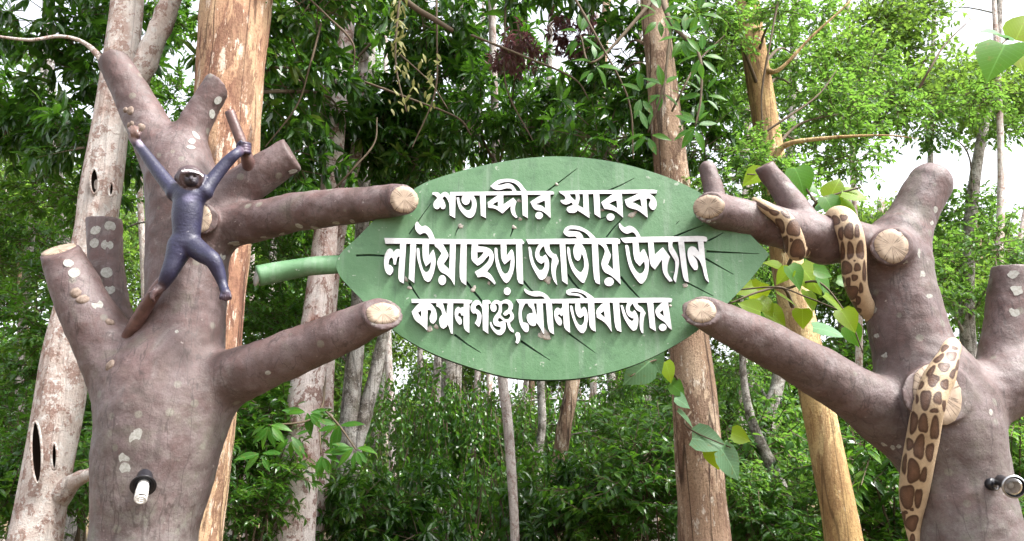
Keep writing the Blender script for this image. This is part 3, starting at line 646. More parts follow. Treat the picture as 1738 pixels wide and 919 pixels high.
    o = obj("python_statue", mesh_np("python_statue", v, fs, MSNK, attrs={"Col": np.clip(col, 0.005, 1)}))
    tag(o, "cream python statue with brown blotches coiled over the branches and trunk", "statue")
python_statue()

# ------------------------------------------------------------------ leaf-shaped sign with raised letters
def smooth_poly(pts, lim=52, n=3):
    p = [Vector((a, b)) for a, b in pts]; m = len(p)
    def corner(i):
        a, b, c = p[i - 1], p[i], p[(i + 1) % m]; u, w_ = (b - a), (c - b)
        if u.length < 1e-6 or w_.length < 1e-6: return True
        return abs(math.degrees(u.angle(w_))) > lim
    cr = [corner(i) for i in range(m)]; out = []
    for i in range(m):
        b, c = p[i], p[(i + 1) % m]; a = p[i - 1] if not cr[i] else b - (c - b) * 0.6
        d = p[(i + 2) % m] if not cr[(i + 1) % m] else c + (c - b) * 0.6
        if cr[i] and cr[(i + 1) % m]: out.append(b); continue
        for k in range(n):
            t = k / n; out.append(0.5 * (2 * b + (c - a) * t + (2 * a - 5 * b + 4 * c - d) * t * t + (3 * b - a - 3 * c + d) * t ** 3))
    return out
def plate(name, loops, Y0, Y1, mat, back=False, parent=None, raw=False, side=None):
    """loops of photo pixels (outer first, then holes) on the sign plane; front at Y0, sides back to Y1"""
    L = [[P(a.x, a.y, YS) for a in (smooth_poly(l) if not raw else [Vector(q) for q in l])] for l in loops]
    tris = tessellate_polygon([[Vector((q.x, q.z, 0)) for q in l] for l in L])
    flat = [q for l in L for q in l]; n = len(flat); v = []
    for q in flat: v.append((q.x, Y0, q.z))
    for q in flat: v.append((q.x, Y1, q.z))
    v = np.array(v); T = []
    for a, b, c in tris:
        A, B, C = v[a], v[b], v[c]
        T.append((a, b, c) if np.cross(B - A, C - A)[1] < 0 else (a, c, b))
    if back: T += [(n + a, n + c, n + b) for a, b, c in T]
    Q, off = [], 0
    for li, l in enumerate(L):
        m = len(l); area = sum(l[i].x * l[(i + 1) % m].z - l[(i + 1) % m].x * l[i].z for i in range(m))
        for i in range(m):
            a, b = off + i, off + (i + 1) % m
            Q.append((a, a + n, b + n, b) if (area > 0) == (li == 0) else (b, b + n, a + n, a))
        off += m
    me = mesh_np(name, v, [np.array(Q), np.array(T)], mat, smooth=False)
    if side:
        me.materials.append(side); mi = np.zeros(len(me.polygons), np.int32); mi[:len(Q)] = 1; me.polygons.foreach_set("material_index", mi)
    return obj(name, me, parent)
signc = P(935, 455, YS)
sign = empty("leaf_sign", (signc.x, YS + 0.05, signc.z), "large green leaf shaped sign board with raised white Bengali lettering held between branches", "sign")
outline = [(575, 466), (574, 436), (606, 404), (645, 365), (690, 331), (720, 311), (770, 294), (830, 279), (900, 268), (962, 266), (1030, 273), (1090, 287), (1150, 308), (1200, 335), (1245, 370), (1280, 405), (1306, 432),
           (1275, 473), (1235, 515), (1190, 557), (1130, 595), (1070, 622), (1000, 640), (930, 645), (860, 640), (790, 621), (730, 598), (680, 570), (645, 540), (610, 505)]
def slit(x0, y0, x1, y1, w0=2.2, w1=0.7):
    w0, w1 = w0 * 1.35, w1 * 1.35
    d = Vector((x1 - x0, y1 - y0)).normalized(); n = Vector((-d.y, d.x)); a, b = Vector((x0, y0)), Vector((x1, y1)); m = (a + b) / 2 + n * random.uniform(-1.2, 1.2)
    wm = (w0 + w1) * 0.5
    return [tuple(q) for q in (a - n * w0 / 2, m - n * wm / 2, b - n * w1 / 2, b + n * w1 / 2, m + n * wm / 2, a + n * w0 / 2)]
slits = [slit(*a) for a in [(927, 326, 980, 286), (1032, 324, 1076, 303), (1144, 402, 1195, 382, 2.6), (1202, 409, 1228, 395, 2.6), (1199, 427, 1288, 431, 3.0), (1197, 439, 1245, 466, 2.8), (1160, 477, 1211, 503, 2.4),
          (1053, 470, 1086, 507, 3.2, 1.6), (963, 466, 984, 492, 3.2, 2), (966, 567, 1010, 599, 2.4), (884, 579, 934, 612, 3.2), (604, 434, 652, 434.5, 2.6, 2.6), (694, 480, 713, 509, 2.8, 1.4),
          (791, 478, 820, 514, 3.4, 2.4), (771, 568, 816, 599, 3), (779, 385, 772, 401, 1.6), (872, 383, 866, 402, 2.6, 1.2), (694, 398, 732, 345, 1.6), (888, 477, 905, 496, 3, 2), (1029, 403, 1056, 372, 2, 1.2),
          (1147, 381, 1153, 375, 1), (1018, 372, 1038, 368, 1.6)]]
plate("board", [smooth_poly(outline, 60)] + slits, YS, YS + 0.014, MGREEN, parent=sign, raw=True)
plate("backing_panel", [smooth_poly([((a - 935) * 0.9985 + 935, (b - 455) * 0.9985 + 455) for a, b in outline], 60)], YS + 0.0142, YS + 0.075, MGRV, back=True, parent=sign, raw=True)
# stalk
sp_ = pr([(590, 449, YS + 0.0375, 13), (575, 449, YS + 0.0375, 16), (556, 450, YS + 0.034, 16), (530, 452, YS + 0.02, 16), (500, 457, YS, 16.5), (462, 464, YS - 0.03, 17.5), (437, 469, YS - 0.06, 18)])
v_, f_, _ = tube_np(sp_[:, :3], sp_[:, 3], 26, 6, 0.03, 14, 3)
ax_ = np.interp(v_[:, 0], *np.array(sorted([(a[0], a[1]) for a in sp_])).T); fl = np.interp(v_[:, 0], [P(530, 452, YS).x, P(575, 452, YS).x], [1.0, 0.5])
v_[:, 1] = ax_ + (v_[:, 1] - ax_) * fl
stalk = obj("stalk", mesh_np("stalk", v_, f_, MGREEN), sign)
c_ = P(437, 469, YS - 0.06); s_ = S(437, 469, YS)
place_disc("cut_face", disc_mesh("cut_face", 13 * s_, 17 * s_, 0.003, MSPOT, 28, 0.003, 0.05, 5), sign, c_ + Vector((-0.004, -0.002, 0)), (-0.80, -0.60, 0.05))

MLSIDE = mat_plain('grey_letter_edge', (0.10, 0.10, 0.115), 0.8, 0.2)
ORG = {'A': (720, 300, 8.276), 'B': (930, 300, 8.276), 'C': (640, 380, 6.562), 'D': (840, 380, 6.562), 'E': (1010, 380, 6.562), 'F': (690, 490, 8.356), 'G': (840, 490, 8.356), 'H': (990, 490, 8.356)}
def dot(cx, cy, rx, ry): return [(cx + rx * math.cos(a * math.pi / 8), cy + ry * math.sin(a * math.pi / 8)) for a in range(16)]
GLY = [
 ('A', 'headline', [[(368, 240), (700, 237), (1060, 233), (1440, 228), (1780, 228), (1822, 262), (1815, 274), (1768, 275), (1655, 277), (1450, 278), (1110, 283), (865, 285), (445, 290), (368, 290)]]),
 ('A', 'letter', [[(368, 290.5), (445, 290.5), (438, 605), (362, 565), (358, 420), (340, 365), (315, 320), (290, 300), (262, 325), (285, 365), (302, 410), (302, 450), (285, 475), (258, 478), (240, 462), (228, 435), (215, 465), (190, 480), (160, 472), (140, 445), (135, 410), (150, 370), (190, 325), (160, 290), (120, 272), (118, 252), (150, 242), (200, 246), (235, 275), (268, 247), (305, 240), (340, 258)]]),
 ('A', 'letter', [[(550, 288), (690, 287), (722, 335), (738, 400), (735, 470), (715, 540), (685, 585), (645, 602), (600, 588), (550, 545), (505, 485), (475, 410), (458, 318), (495, 316), (505, 380), (530, 430), (570, 475), (610, 498), (645, 488), (668, 450), (675, 405), (668, 360), (652, 335), (640, 385), (615, 412), (580, 420), (548, 398), (530, 360), (532, 318)]]),
 ('A', 'letter', [[(785, 286.5), (865, 286), (868, 605), (798, 568)]]),
 ('A', 'letter', [[(1040, 285), (1112, 284), (1112, 415), (1250, 320), (1297, 375), (1278, 430), (1275, 490), (1290, 555), (1312, 590), (1288, 603), (1240, 560), (1217, 500), (1213, 432), (1100, 540), (1045, 502), (985, 470), (902, 460), (893, 385)], [(960, 412), (1036, 370), (1038, 447)]]),
 ('A', 'letter', [[(1368, 280.5), (1450, 279), (1455, 605), (1383, 565)]]),
 ('A', 'letter', [[(1242, 230), (1225, 200), (1190, 188), (1140, 192), (1080, 208), (1030, 212), (975, 195), (930, 158), (985, 110), (1040, 75), (1130, 58), (1220, 58), (1300, 80), (1360, 125), (1400, 180), (1440, 227.5), (1362, 228.5), (1345, 195), (1315, 155), (1265, 118), (1200, 100), (1130, 102), (1070, 118), (1015, 148), (1090, 138), (1150, 122), (1200, 122), (1240, 145), (1272, 185), (1298, 229.5)]]),
 ('A', 'letter', [[(1655, 278), (1768, 276), (1772, 605), (1690, 530), (1630, 500), (1545, 478), (1488, 378)], [(1560, 412), (1692, 358), (1700, 470), (1640, 430)]]),
 ('A', 'dot', [dot(1612, 568, 52, 50)]),
 ('B', 'headline', [[(148, 228), (500, 218), (1000, 212), (1480, 208), (1512, 248), (1500, 259), (1275, 259), (1030, 262), (715, 265), (560, 267), (302, 268), (190, 268)]]),
 ('B', 'letter', [[(190, 268.5), (302, 268.5), (320, 305), (350, 335), (382, 362), (388, 315), (380, 268.8), (434, 268.5), (440, 320), (432, 375), (415, 425), (495, 465), (487, 268), (560, 267.5), (578, 605), (480, 540), (410, 495), (388, 522), (340, 533), (285, 522), (258, 490), (268, 455), (310, 435), (342, 425), (340, 400), (322, 385), (290, 405), (250, 415), (205, 402), (172, 370), (178, 350), (215, 352), (243, 335), (232, 300)]]),
 ('B', 'letter', [[(632, 267), (715, 265.8), (732, 605), (650, 550)]]),
 ('B', 'letter', [[(920, 264), (1030, 262.8), (1048, 598), (975, 535), (900, 495), (785, 475), (742, 385), (830, 320)], [(850, 405), (900, 375), (955, 358), (968, 470), (910, 430)]]),
 ('B', 'dot', [dot(872, 590, 55, 50)]),
 ('B', 'letter', [[(1275, 260), (1395, 260), (1450, 285), (1495, 330), (1515, 390), (1510, 450), (1480, 490), (1440, 478), (1410, 430), (1415, 390), (1435, 350), (1410, 330), (1372, 335), (1390, 600), (1310, 535), (1240, 490), (1110, 445), (1070, 350), (1180, 300)], [(1175, 382), (1240, 350), (1290, 338), (1308, 452), (1240, 410)]]),
 ('C', 'headline', [[(88, 175), (500, 182), (900, 188), (1378, 190), (1612, 188), (1640, 225), (1630, 243), (1378, 245), (1000, 242), (650, 242), (325, 238), (100, 238)]]),
 ('C', 'letter', [[(262, 238.5), (330, 239), (302, 678), (245, 622), (258, 378), (232, 395), (215, 470), (192, 468), (185, 410), (165, 388), (143, 415), (132, 470), (158, 478), (185, 510), (180, 555), (152, 588), (115, 565), (92, 510), (85, 430), (95, 365), (120, 310), (150, 290), (178, 305), (192, 335), (210, 308), (238, 297), (262, 305)]]),
 ('C', 'letter', [[(378, 240.5), (440, 241), (418, 672), (358, 625)]]),
 ('C', 'letter', [[(512, 241.5), (582, 242.2), (580, 375), (612, 325), (632, 303), (648, 355), (657, 430), (645, 525), (622, 600), (595, 652), (568, 662), (532, 635), (500, 560), (470, 465), (450, 380), (447, 300), (460, 287), (476, 300), (484, 390), (500, 470), (522, 530), (548, 555), (575, 545), (598, 500), (607, 438), (550, 490), (515, 398)]]),
 ('C', 'letter', [[(585, 182.5), (572, 150), (545, 122), (515, 122), (485, 138), (455, 115), (432, 75), (430, 25), (445, -5), (462, -5), (478, 25), (505, 50), (545, 38), (588, 68), (622, 118), (648, 183)]]),
 ('C', 'letter', [[(645, 243), (737, 243), (775, 310), (798, 378), (745, 462), (808, 525), (816, 243), (880, 243), (866, 700), (825, 632), (775, 582), (705, 540), (675, 440), (722, 347), (690, 300), (650, 265)]]),
 ('C', 'dot', [dot(730, 642, 42, 55)]),
 ('C', 'letter', [[(935, 243), (1000, 243), (995, 700), (925, 610)]]),
 ('C', 'letter', [[(1058, 244), (1125, 244.5), (1128, 268), (1200, 274), (1265, 300), (1298, 355), (1300, 410), (1275, 480), (1225, 545), (1275, 590), (1322, 670), (1312, 692), (1250, 632), (1185, 602), (1125, 612), (1090, 550), (1165, 505), (1228, 445), (1252, 395), (1245, 368), (1220, 395), (1175, 450), (1122, 482), (1055, 410)], [(1118, 332), (1190, 330), (1165, 370), (1120, 410)]]),
 ('D', 'letter', [[(65, 246), (130, 246), (130, 375), (165, 325), (185, 300), (205, 330), (218, 420), (212, 510), (190, 590), (160, 650), (130, 675), (100, 655), (60, 590), (25, 510), (5, 420), (-3, 300), (8, 283), (28, 300), (35, 390), (55, 470), (80, 540), (110, 572), (140, 562), (165, 510), (180, 408), (108, 468), (72, 398)]]),
 ('D', 'dot', [dot(138, 765, 38, 42)]),
 ('D', 'letter', [[(235, 245), (302, 244.5), (315, 690), (248, 628)]]),
 ('D', 'headline', [[(345, 190), (700, 184), (1130, 180), (1355, 178), (1390, 218), (1385, 239), (1140, 239), (780, 241), (480, 243), (372, 243)]]),
 ('D', 'letter', [[(490, 244), (605, 243), (612, 300), (645, 345), (680, 355), (707, 432), (685, 490), (675, 560), (682, 640), (692, 698), (655, 650), (632, 580), (625, 500), (635, 405), (590, 365), (560, 320), (545, 262), (515, 290), (492, 335), (498, 375), (525, 385), (562, 358), (592, 410), (602, 480), (590, 550), (560, 615), (525, 640), (495, 630), (450, 560), (410, 480), (385, 390), (372, 275), (388, 272), (405, 310), (420, 400), (450, 475), (490, 530), (525, 528), (548, 490), (552, 438), (515, 462), (478, 438), (452, 395), (447, 345), (462, 290)]]),
 ('D', 'letter', [[(718, 242.5), (780, 242), (808, 692), (745, 650)]]),
 ('D', 'letter', [[(890, 241.5), (960, 241), (1000, 300), (1025, 400), (1038, 480), (1025, 580), (990, 672), (960, 665), (900, 600), (850, 520), (820, 430), (802, 330), (805, 272), (820, 275), (832, 310), (845, 400), (880, 490), (920, 540), (955, 557), (985, 510), (990, 440), (975, 370), (960, 350), (945, 410), (920, 430), (890, 405), (872, 350), (872, 290)]]),
 ('D', 'letter', [[(1075, 240.5), (1140, 240), (1165, 690), (1100, 625)]]),
 ('D', 'letter', [[(910, 181), (895, 160), (860, 158), (810, 158), (770, 130), (762, 100), (785, 60), (840, 38), (930, 45), (1010, 80), (1070, 125), (1120, 179.5), (1055, 180), (1035, 145), (980, 105), (900, 80), (830, 78), (802, 92), (850, 100), (920, 105), (960, 130), (985, 180.5)]]),
 ('E', 'letter', [[(22, 241), (115, 240.5), (150, 320), (170, 375), (135, 470), (195, 525), (185, 240.3), (245, 240), (278, 690), (230, 640), (170, 590), (95, 545), (65, 455), (98, 350), (98, 300), (60, 255)]]),
 ('E', 'dot', [dot(150, 660, 52, 48)]),
 ('E', 'headline', [[(275, 175), (500, 163), (900, 158), (1195, 155), (1240, 195), (1230, 213), (1197, 214), (980, 216), (580, 222), (410, 226), (322, 228)]]),
 ('E', 'letter', [[(410, 227), (475, 226), (490, 350), (515, 310), (540, 298), (565, 350), (590, 430), (585, 540), (560, 630), (520, 680), (490, 675), (440, 615), (385, 520), (350, 400), (328, 260), (345, 250), (365, 270), (385, 380), (410, 470), (450, 540), (490, 572), (525, 555), (548, 500), (540, 430), (490, 488), (430, 410)]]),
 ('E', 'letter', [[(455, 164), (435, 125), (400, 110), (350, 128), (300, 105), (265, 60), (258, 20), (270, 8), (290, 35), (325, 62), (370, 40), (420, 55), (465, 100), (500, 162)]]),
 ('E', 'letter', [[(582, 222.8), (642, 221.8), (655, 360), (745, 278), (825, 385), (800, 470), (800, 560), (855, 650), (820, 660), (765, 590), (740, 510), (738, 410), (658, 525), (605, 455)]]),
 ('E', 'letter', [[(808, 219.5), (855, 218.8), (852, 265), (900, 350), (925, 430), (915, 520), (890, 670), (862, 625), (880, 540), (882, 440), (850, 380), (812, 310)]]),
 ('E', 'letter', [[(915, 218), (980, 216.8), (1032, 665), (970, 605)]]),
 ('E', 'letter', [[(1135, 215.3), (1197, 214.8), (1225, 500), (1258, 670), (1215, 620), (1180, 490), (1140, 410), (1080, 365), (1120, 420), (1135, 490), (1125, 530), (1095, 530), (1050, 470), (1025, 400), (1018, 330), (1035, 285), (1065, 268), (1105, 280), (1145, 330)]]),
 ('F', 'headline', [[(78, 165), (400, 165), (890, 175), (925, 210), (915, 225), (660, 222), (430, 221), (205, 219), (82, 218)]]),
 ('F', 'letter', [[(205, 220), (330, 221.2), (380, 260), (420, 320), (435, 400), (425, 470), (385, 515), (350, 495), (332, 440), (345, 390), (362, 345), (345, 320), (305, 318), (300, 610), (230, 540), (130, 460), (80, 345), (140, 270)], [(170, 358), (215, 330), (218, 430)]]),
 ('F', 'letter', [[(430, 222), (520, 222), (540, 290), (570, 385), (590, 222.5), (665, 222.8), (660, 655), (635, 650), (590, 510), (575, 550), (530, 585), (490, 560), (468, 480), (480, 420), (512, 385), (500, 330), (465, 285), (430, 270)]]),
 ('F', 'letter', [[(815, 224.5), (895, 225.5), (893, 645), (820, 575), (812, 395), (785, 400), (765, 355), (738, 370), (735, 405), (770, 425), (790, 480), (780, 520), (755, 528), (715, 480), (690, 410), (690, 340), (710, 292), (740, 275), (770, 295), (795, 280), (815, 290)]]),
 ('F', 'letter', [[(940, 215), (985, 180), (1035, 192), (1070, 245), (1080, 265), (1080, 185), (1165, 178), (1200, 212), (1192, 230), (1165, 232), (1160, 655), (1085, 600), (1078, 340), (1060, 270), (1020, 240), (985, 265), (985, 300), (1030, 330), (1062, 380), (1062, 450), (1045, 530), (1025, 560), (970, 505), (1000, 450), (1005, 390), (985, 365), (950, 370), (918, 330), (915, 270)]]),
 ('G', 'letter', [[(-63, 270), (-46, 225), (-3, 182), (45, 182), (85, 200), (130, 178), (180, 172), (230, 200), (255, 250), (250, 300), (232, 330), (268, 390), (265, 440), (240, 475), (212, 500), (230, 560), (268, 605), (265, 640), (215, 610), (185, 555), (172, 495), (150, 490), (155, 560), (140, 620), (100, 665), (60, 675), (20, 655), (-25, 610), (-60, 550), (-68, 490), (-50, 490), (-35, 530), (-5, 575), (30, 602), (65, 605), (88, 578), (72, 556), (30, 550), (-10, 530), (-25, 480), (-15, 430), (10, 390), (45, 345), (58, 290), (50, 245), (20, 228), (5, 240), (25, 280), (15, 330), (-13, 348), (-50, 325)],
   [(98, 240), (130, 225), (175, 232), (195, 260), (185, 310), (140, 340), (118, 375), (135, 400), (165, 395), (195, 370), (215, 380), (218, 410), (190, 450), (150, 450), (110, 420), (85, 385), (100, 330)], [(45, 440), (75, 430), (110, 465), (125, 476), (100, 480), (65, 490), (45, 475)]]),
 ('G', 'comma', [[(285, 660), (310, 632), (345, 640), (360, 690), (345, 760), (322, 795), (290, 775), (305, 730)]]),
 ('G', 'headline', [[(300, 170), (700, 166), (1000, 163), (1403, 152), (2000, 150), (2458, 150), (2496, 190), (2485, 211), (2153, 215), (1753, 215), (1403, 218), (1310, 221), (1040, 225), (800, 225), (590, 226), (335, 226)]]),
 ('G', 'letter', [[(345, 226.8), (430, 226.8), (400, 280), (380, 350), (385, 430), (400, 495), (440, 500), (475, 525), (480, 590), (465, 630), (430, 630), (385, 580), (350, 500), (335, 400), (340, 310)]]),
 ('G', 'letter', [[(465, 227), (550, 227), (565, 300), (600, 420), (590, 227), (675, 226.5), (695, 655), (680, 650), (640, 570), (585, 495), (575, 540), (530, 545), (480, 510), (450, 440), (458, 385), (500, 365), (535, 365), (525, 310), (480, 265)]]),
 ('G', 'letter', [[(722, 226.3), (805, 226), (835, 665), (755, 585)]]),
 ('G', 'letter', [[(705, 165), (690, 140), (650, 125), (560, 128), (480, 105), (430, 70), (410, 30), (425, 15), (450, 35), (510, 58), (600, 52), (680, 75), (740, 115), (780, 164)]]),
 ('G', 'letter', [[(950, 226), (1040, 226), (1062, 640), (980, 565), (965, 375), (940, 410), (915, 380), (895, 385), (890, 405), (930, 440), (948, 490), (935, 535), (905, 535), (865, 490), (840, 410), (840, 340), (865, 295), (900, 288), (920, 310), (950, 280)]]),
 ('G', 'letter', [[(1138, 224.5), (1200, 223.8), (1212, 320), (1240, 285), (1262, 275), (1285, 300), (1305, 360), (1310, 450), (1300, 530), (1285, 600), (1250, 645), (1215, 640), (1165, 590), (1125, 510), (1090, 410), (1068, 330), (1062, 260), (1080, 255), (1098, 280), (1115, 370), (1145, 460), (1180, 520), (1215, 540), (1245, 515), (1262, 460), (1262, 390), (1235, 410), (1210, 428), (1175, 415), (1148, 365), (1135, 300)]]),
 ('H', 'letter', [[(60, 222), (148, 219), (170, 625), (85, 550)]]),
 ('G', 'letter', [[(1215, 156), (1200, 130), (1160, 120), (1100, 112), (1040, 108), (1005, 80), (1012, 45), (1060, 22), (1140, 18), (1220, 38), (1290, 70), (1360, 115), (1403, 151), (1308, 153.8), (1280, 115), (1220, 82), (1140, 62), (1075, 62), (1070, 78), (1130, 82), (1190, 92), (1235, 120), (1270, 154.5)]]),
 ('H', 'letter', [[(290, 217.5), (362, 216.8), (395, 630), (350, 560), (290, 490), (190, 430), (178, 330), (240, 250)], [(235, 370), (290, 330), (298, 430)]]),
 ('H', 'letter', [[(412, 216.5), (500, 216), (532, 630), (448, 565)]]),
 ('H', 'letter', [[(620, 216), (755, 216), (775, 255), (810, 275), (835, 300), (875, 365), (850, 430), (840, 520), (840, 650), (820, 640), (795, 580), (790, 480), (803, 350), (770, 335), (730, 300), (690, 225), (660, 265), (648, 310), (665, 345), (700, 345), (715, 320), (750, 370), (770, 440), (765, 520), (745, 590), (710, 610), (680, 600), (620, 520), (570, 430), (540, 340), (520, 255), (545, 250), (565, 290), (590, 370), (630, 440), (670, 475), (695, 470), (710, 440), (670, 430), (620, 390), (598, 330), (598, 270)]]),
 ('H', 'letter', [[(895, 216), (980, 215.2), (1018, 620), (935, 570)]]),
 ('H', 'letter', [[(1110, 214.2), (1190, 213.2), (1245, 600), (1200, 570), (1140, 490), (1050, 430), (1010, 350), (1030, 290)], [(1070, 360), (1115, 320), (1132, 410)]]),
 ('H', 'dot', [dot(1115, 565, 55, 50)]),
]
for org, nm, loops in GLY:
    ox, oy, sc = ORG[org]
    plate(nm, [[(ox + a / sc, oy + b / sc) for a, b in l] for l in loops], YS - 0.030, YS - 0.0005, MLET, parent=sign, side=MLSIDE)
# bare cement where the paint came away round some letters
for i, (x, y, rx, ry) in enumerate([(873, 386, 3, 4), (782, 384, 4, 4), (881, 341, 3, 4), (883, 372, 3, 4), (1071, 365, 5, 6), (1078, 361, 3, 4), (1163, 484, 4, 5), (689, 475, 3, 5), (931, 477, 4, 6), (928, 474, 8, 5), (741, 555, 5, 4), (729, 558, 5, 6), (917, 570, 6, 4), (925, 566, 9, 7), (930, 573, 6, 4), (830, 481, 3, 3), (945, 313, 3, 2), (804, 491, 4, 6), (695, 489, 3, 4), (1022, 357, 3, 3), (1045, 473, 2, 2), (1136, 519, 2, 4)]):
    s = S(x, y, YS); place_disc("cement_patch", disc_mesh("cement_patch", rx * s, ry * s, 0.002, MPATCH, 11, 0.004, 0.3, 600 + i, 2), sign, P(x, y, YS - 0.001), (0, -1, 0), random.uniform(0, 6))

# ------------------------------------------------------------------ lamps on the trunks
def lathe(prof, seg=28):
    th = np.linspace(0, 2 * np.pi, seg, endpoint=False); v = np.array([[r * math.cos(a), r * math.sin(a), z] for r, z in prof for a in th])
    m = len(prof); i = np.arange(m - 1)[:, None] * seg; j = np.arange(seg)[None]; j2 = (j + 1) % seg
    return v, [np.stack([i + j, i + j2, i + seg + j2, i + seg + j], -1).reshape(-1, 4)]
def oriented(name, vf, mat, parent, c, n, smooth=True):
    o = bpy.data.objects.new(name, mesh_np(name, vf[0], vf[1], mat, smooth)); link(o, parent)
    o.matrix_local = Matrix.Translation(Vector(c) - Vector(parent.location)) @ Vector(n).to_track_quat('Z', 'Y').to_matrix().to_4x4(); return o
def cfl_lamp():
    l, n = hitL.at(243, 815); ax = Vector((0.30, -0.76, -0.57)).normalized(); s = S(243, 815, 5)
    root = empty("bulb_lamp", l, "spiral white bulb in a black cup holder on the gibbon tree trunk", "lamp")
    b = l + Vector((0, 0.02, 0.03))
    oriented("holder", lathe([(0.0, -0.02), (11 * s, -0.02), (12.5 * s, 0.0), (13 * s, 0.09), (15 * s, 0.11), (13.5 * s, 0.105), (10.5 * s, 0.10), (9 * s, 0.05), (0, 0.05)]), MBLK, root, b, ax)
    oriented("flange", lathe([(12.5 * s, 0.085), (20.5 * s, 0.112), (20.8 * s, 0.116), (20.2 * s, 0.118), (12.0 * s, 0.094)]), MBLK, root, b, ax)
    oriented("bulb_base", lathe([(0, 0.05), (9 * s, 0.055), (9.5 * s, 0.15), (8.5 * s, 0.158), (0, 0.16)]), MWHT, root, b, ax)
    t = np.linspace(0, 1, 150); rr = 8.6 * s * np.where(t > 0.86, (1 - t) / 0.14 * 0.75 + 0.25, 1.0); a = t * 2 * np.pi * 4.6
    hel = np.stack([rr * np.cos(a), rr * np.sin(a), 0.165 + 0.085 * np.minimum(t / 0.9, 1)], 1)
    v, fs, _ = tube_np(None, None, 10, dense=np.column_stack([hel, np.full(150, 1.75 * s)])); oriented("spiral_tube", (v, fs), MWHT, root, b, ax)
cfl_lamp()
def spot_lamp():
    l, n = hitR.at(1682, 822); s = S(1700, 822, 5.1)
    root = empty("spot_lamp", l, "black swivel spot lamp with round clear glass on the python tree trunk", "lamp")
    oriented("base", lathe([(0, -0.02), (10 * s, -0.02), (10.5 * s, 0.01), (9 * s, 0.02), (0, 0.022)]), MBLK, root, l, (n + Vector((0.5, 0, 0))).normalized())
    a0 = l + Vector((0.03, -0.02, 0.01)); p1 = P(1698, 817, l.y - 0.07); p2 = P(1710, 822, l.y - 0.10)
    v, fs, _ = tube_np([l, a0, p1], [4.5 * s, 4.2 * s, 4.5 * s], 12, 4); obj("arm", mesh_np("arm", v, fs, MBLK), root)
    ax = Vector((-0.16, -0.96, -0.22)).normalized()
    c = p1 + Vector((0.01, 0, 0))
    oriented("lamp_body", lathe([(0, -0.035), (8 * s, -0.03), (9.5 * s, -0.02), (9.5 * s, 0.06), (10.5 * s, 0.085), (17.0 * s, 0.15), (17.8 * s, 0.157), (16.6 * s, 0.157), (10 * s, 0.09)]), MBLK, root, c, ax)
    oriented("reflector", lathe([(6 * s, 0.088), (9.8 * s, 0.095), (16.2 * s, 0.153)]), MREFL, root, c, ax)
    oriented("inner_bulb", lathe([(0, 0.125), (4 * s, 0.12), (6 * s, 0.105), (6 * s, 0.08)]), MWHT, root, c, ax)
    oriented("glass", lathe([(0, 0.165), (8 * s, 0.163), (16.4 * s, 0.155), (16.4 * s, 0.153), (8 * s, 0.160), (0, 0.162)]), MGLS, root, c, ax)
    oriented("rim", lathe([(16.2 * s, 0.150), (18.2 * s, 0.150), (18.4 * s, 0.16), (16.2 * s, 0.162)]), MMET, root, c, ax)
    v, fs, _ = tube_np([P(1688, 829, l.y - 0.03), P(1692, 832, l.y - 0.07), P(1697, 826, l.y - 0.07)], [2 * s] * 3, 8, 4); obj("screw_knob", mesh_np("screw_knob", v, fs, MMET), root)
spot_lamp()

# ------------------------------------------------------------------ leaves
TMPL = {  # u along, v across (half widths), w lift
 'near': (np.array([(0, 0, 0), (.25, -.40, .05), (.28, 0, 0), (.25, .40, .05), (.62, -.42, .02), (.64, 0, -.05), (.62, .42, .02), (1, 0, -.20)]),
          [np.array([(1, 4, 5, 2), (2, 5, 6, 3)]), np.array([(0, 1, 2), (0, 2, 3), (4, 7, 5), (5, 7, 6)])]),
 'far': (np.array([(0, 0, 0), (.45, -.5, .06), (.5, 0, 0), (.45, .5, .06), (1, 0, -.12)]), [np.array([(0, 1, 4, 2), (0, 2, 4, 3)])]),
}
def unit(a): return a / (np.linalg.norm(a, axis=-1, keepdims=True) + 1e-9)
def leaves_np(base, d, nrm, Ln, Wd, kind):
    T, F = TMPL[kind]; d = unit(d); side = unit(np.cross(d, nrm)); nr = np.cross(side, d); n = len(base); m = len(T)
    v = base[:, None] + d[:, None] * (T[None, :, 0:1] * Ln[:, None, None]) + side[:, None] * (T[None, :, 1:2] * Wd[:, None, None]) + nr[:, None] * (T[None, :, 2:3] * Ln[:, None, None])
    off = (np.arange(n) * m)[:, None, None]
    return v.reshape(-1, 3), [(f[None] + off).reshape(-1, f.shape[1]) for f in F], np.repeat(rng.uniform(0, 1, n), m)
def twig_np(a, b, r):
    """thin three sided twig a->b"""
    t = unit(b - a); u = unit(np.cross(t, np.array([.3, .5, .8]))); w_ = np.cross(t, u); th = np.array([0, 2.09, 4.19])
    rg = u * np.cos(th)[:, None] + w_ * np.sin(th)[:, None]; v = np.vstack([a + rg * r, b + rg * r * 0.4])
    return v, [np.array([(0, 1, 4, 3), (1, 2, 5, 4), (2, 0, 3, 5)])]
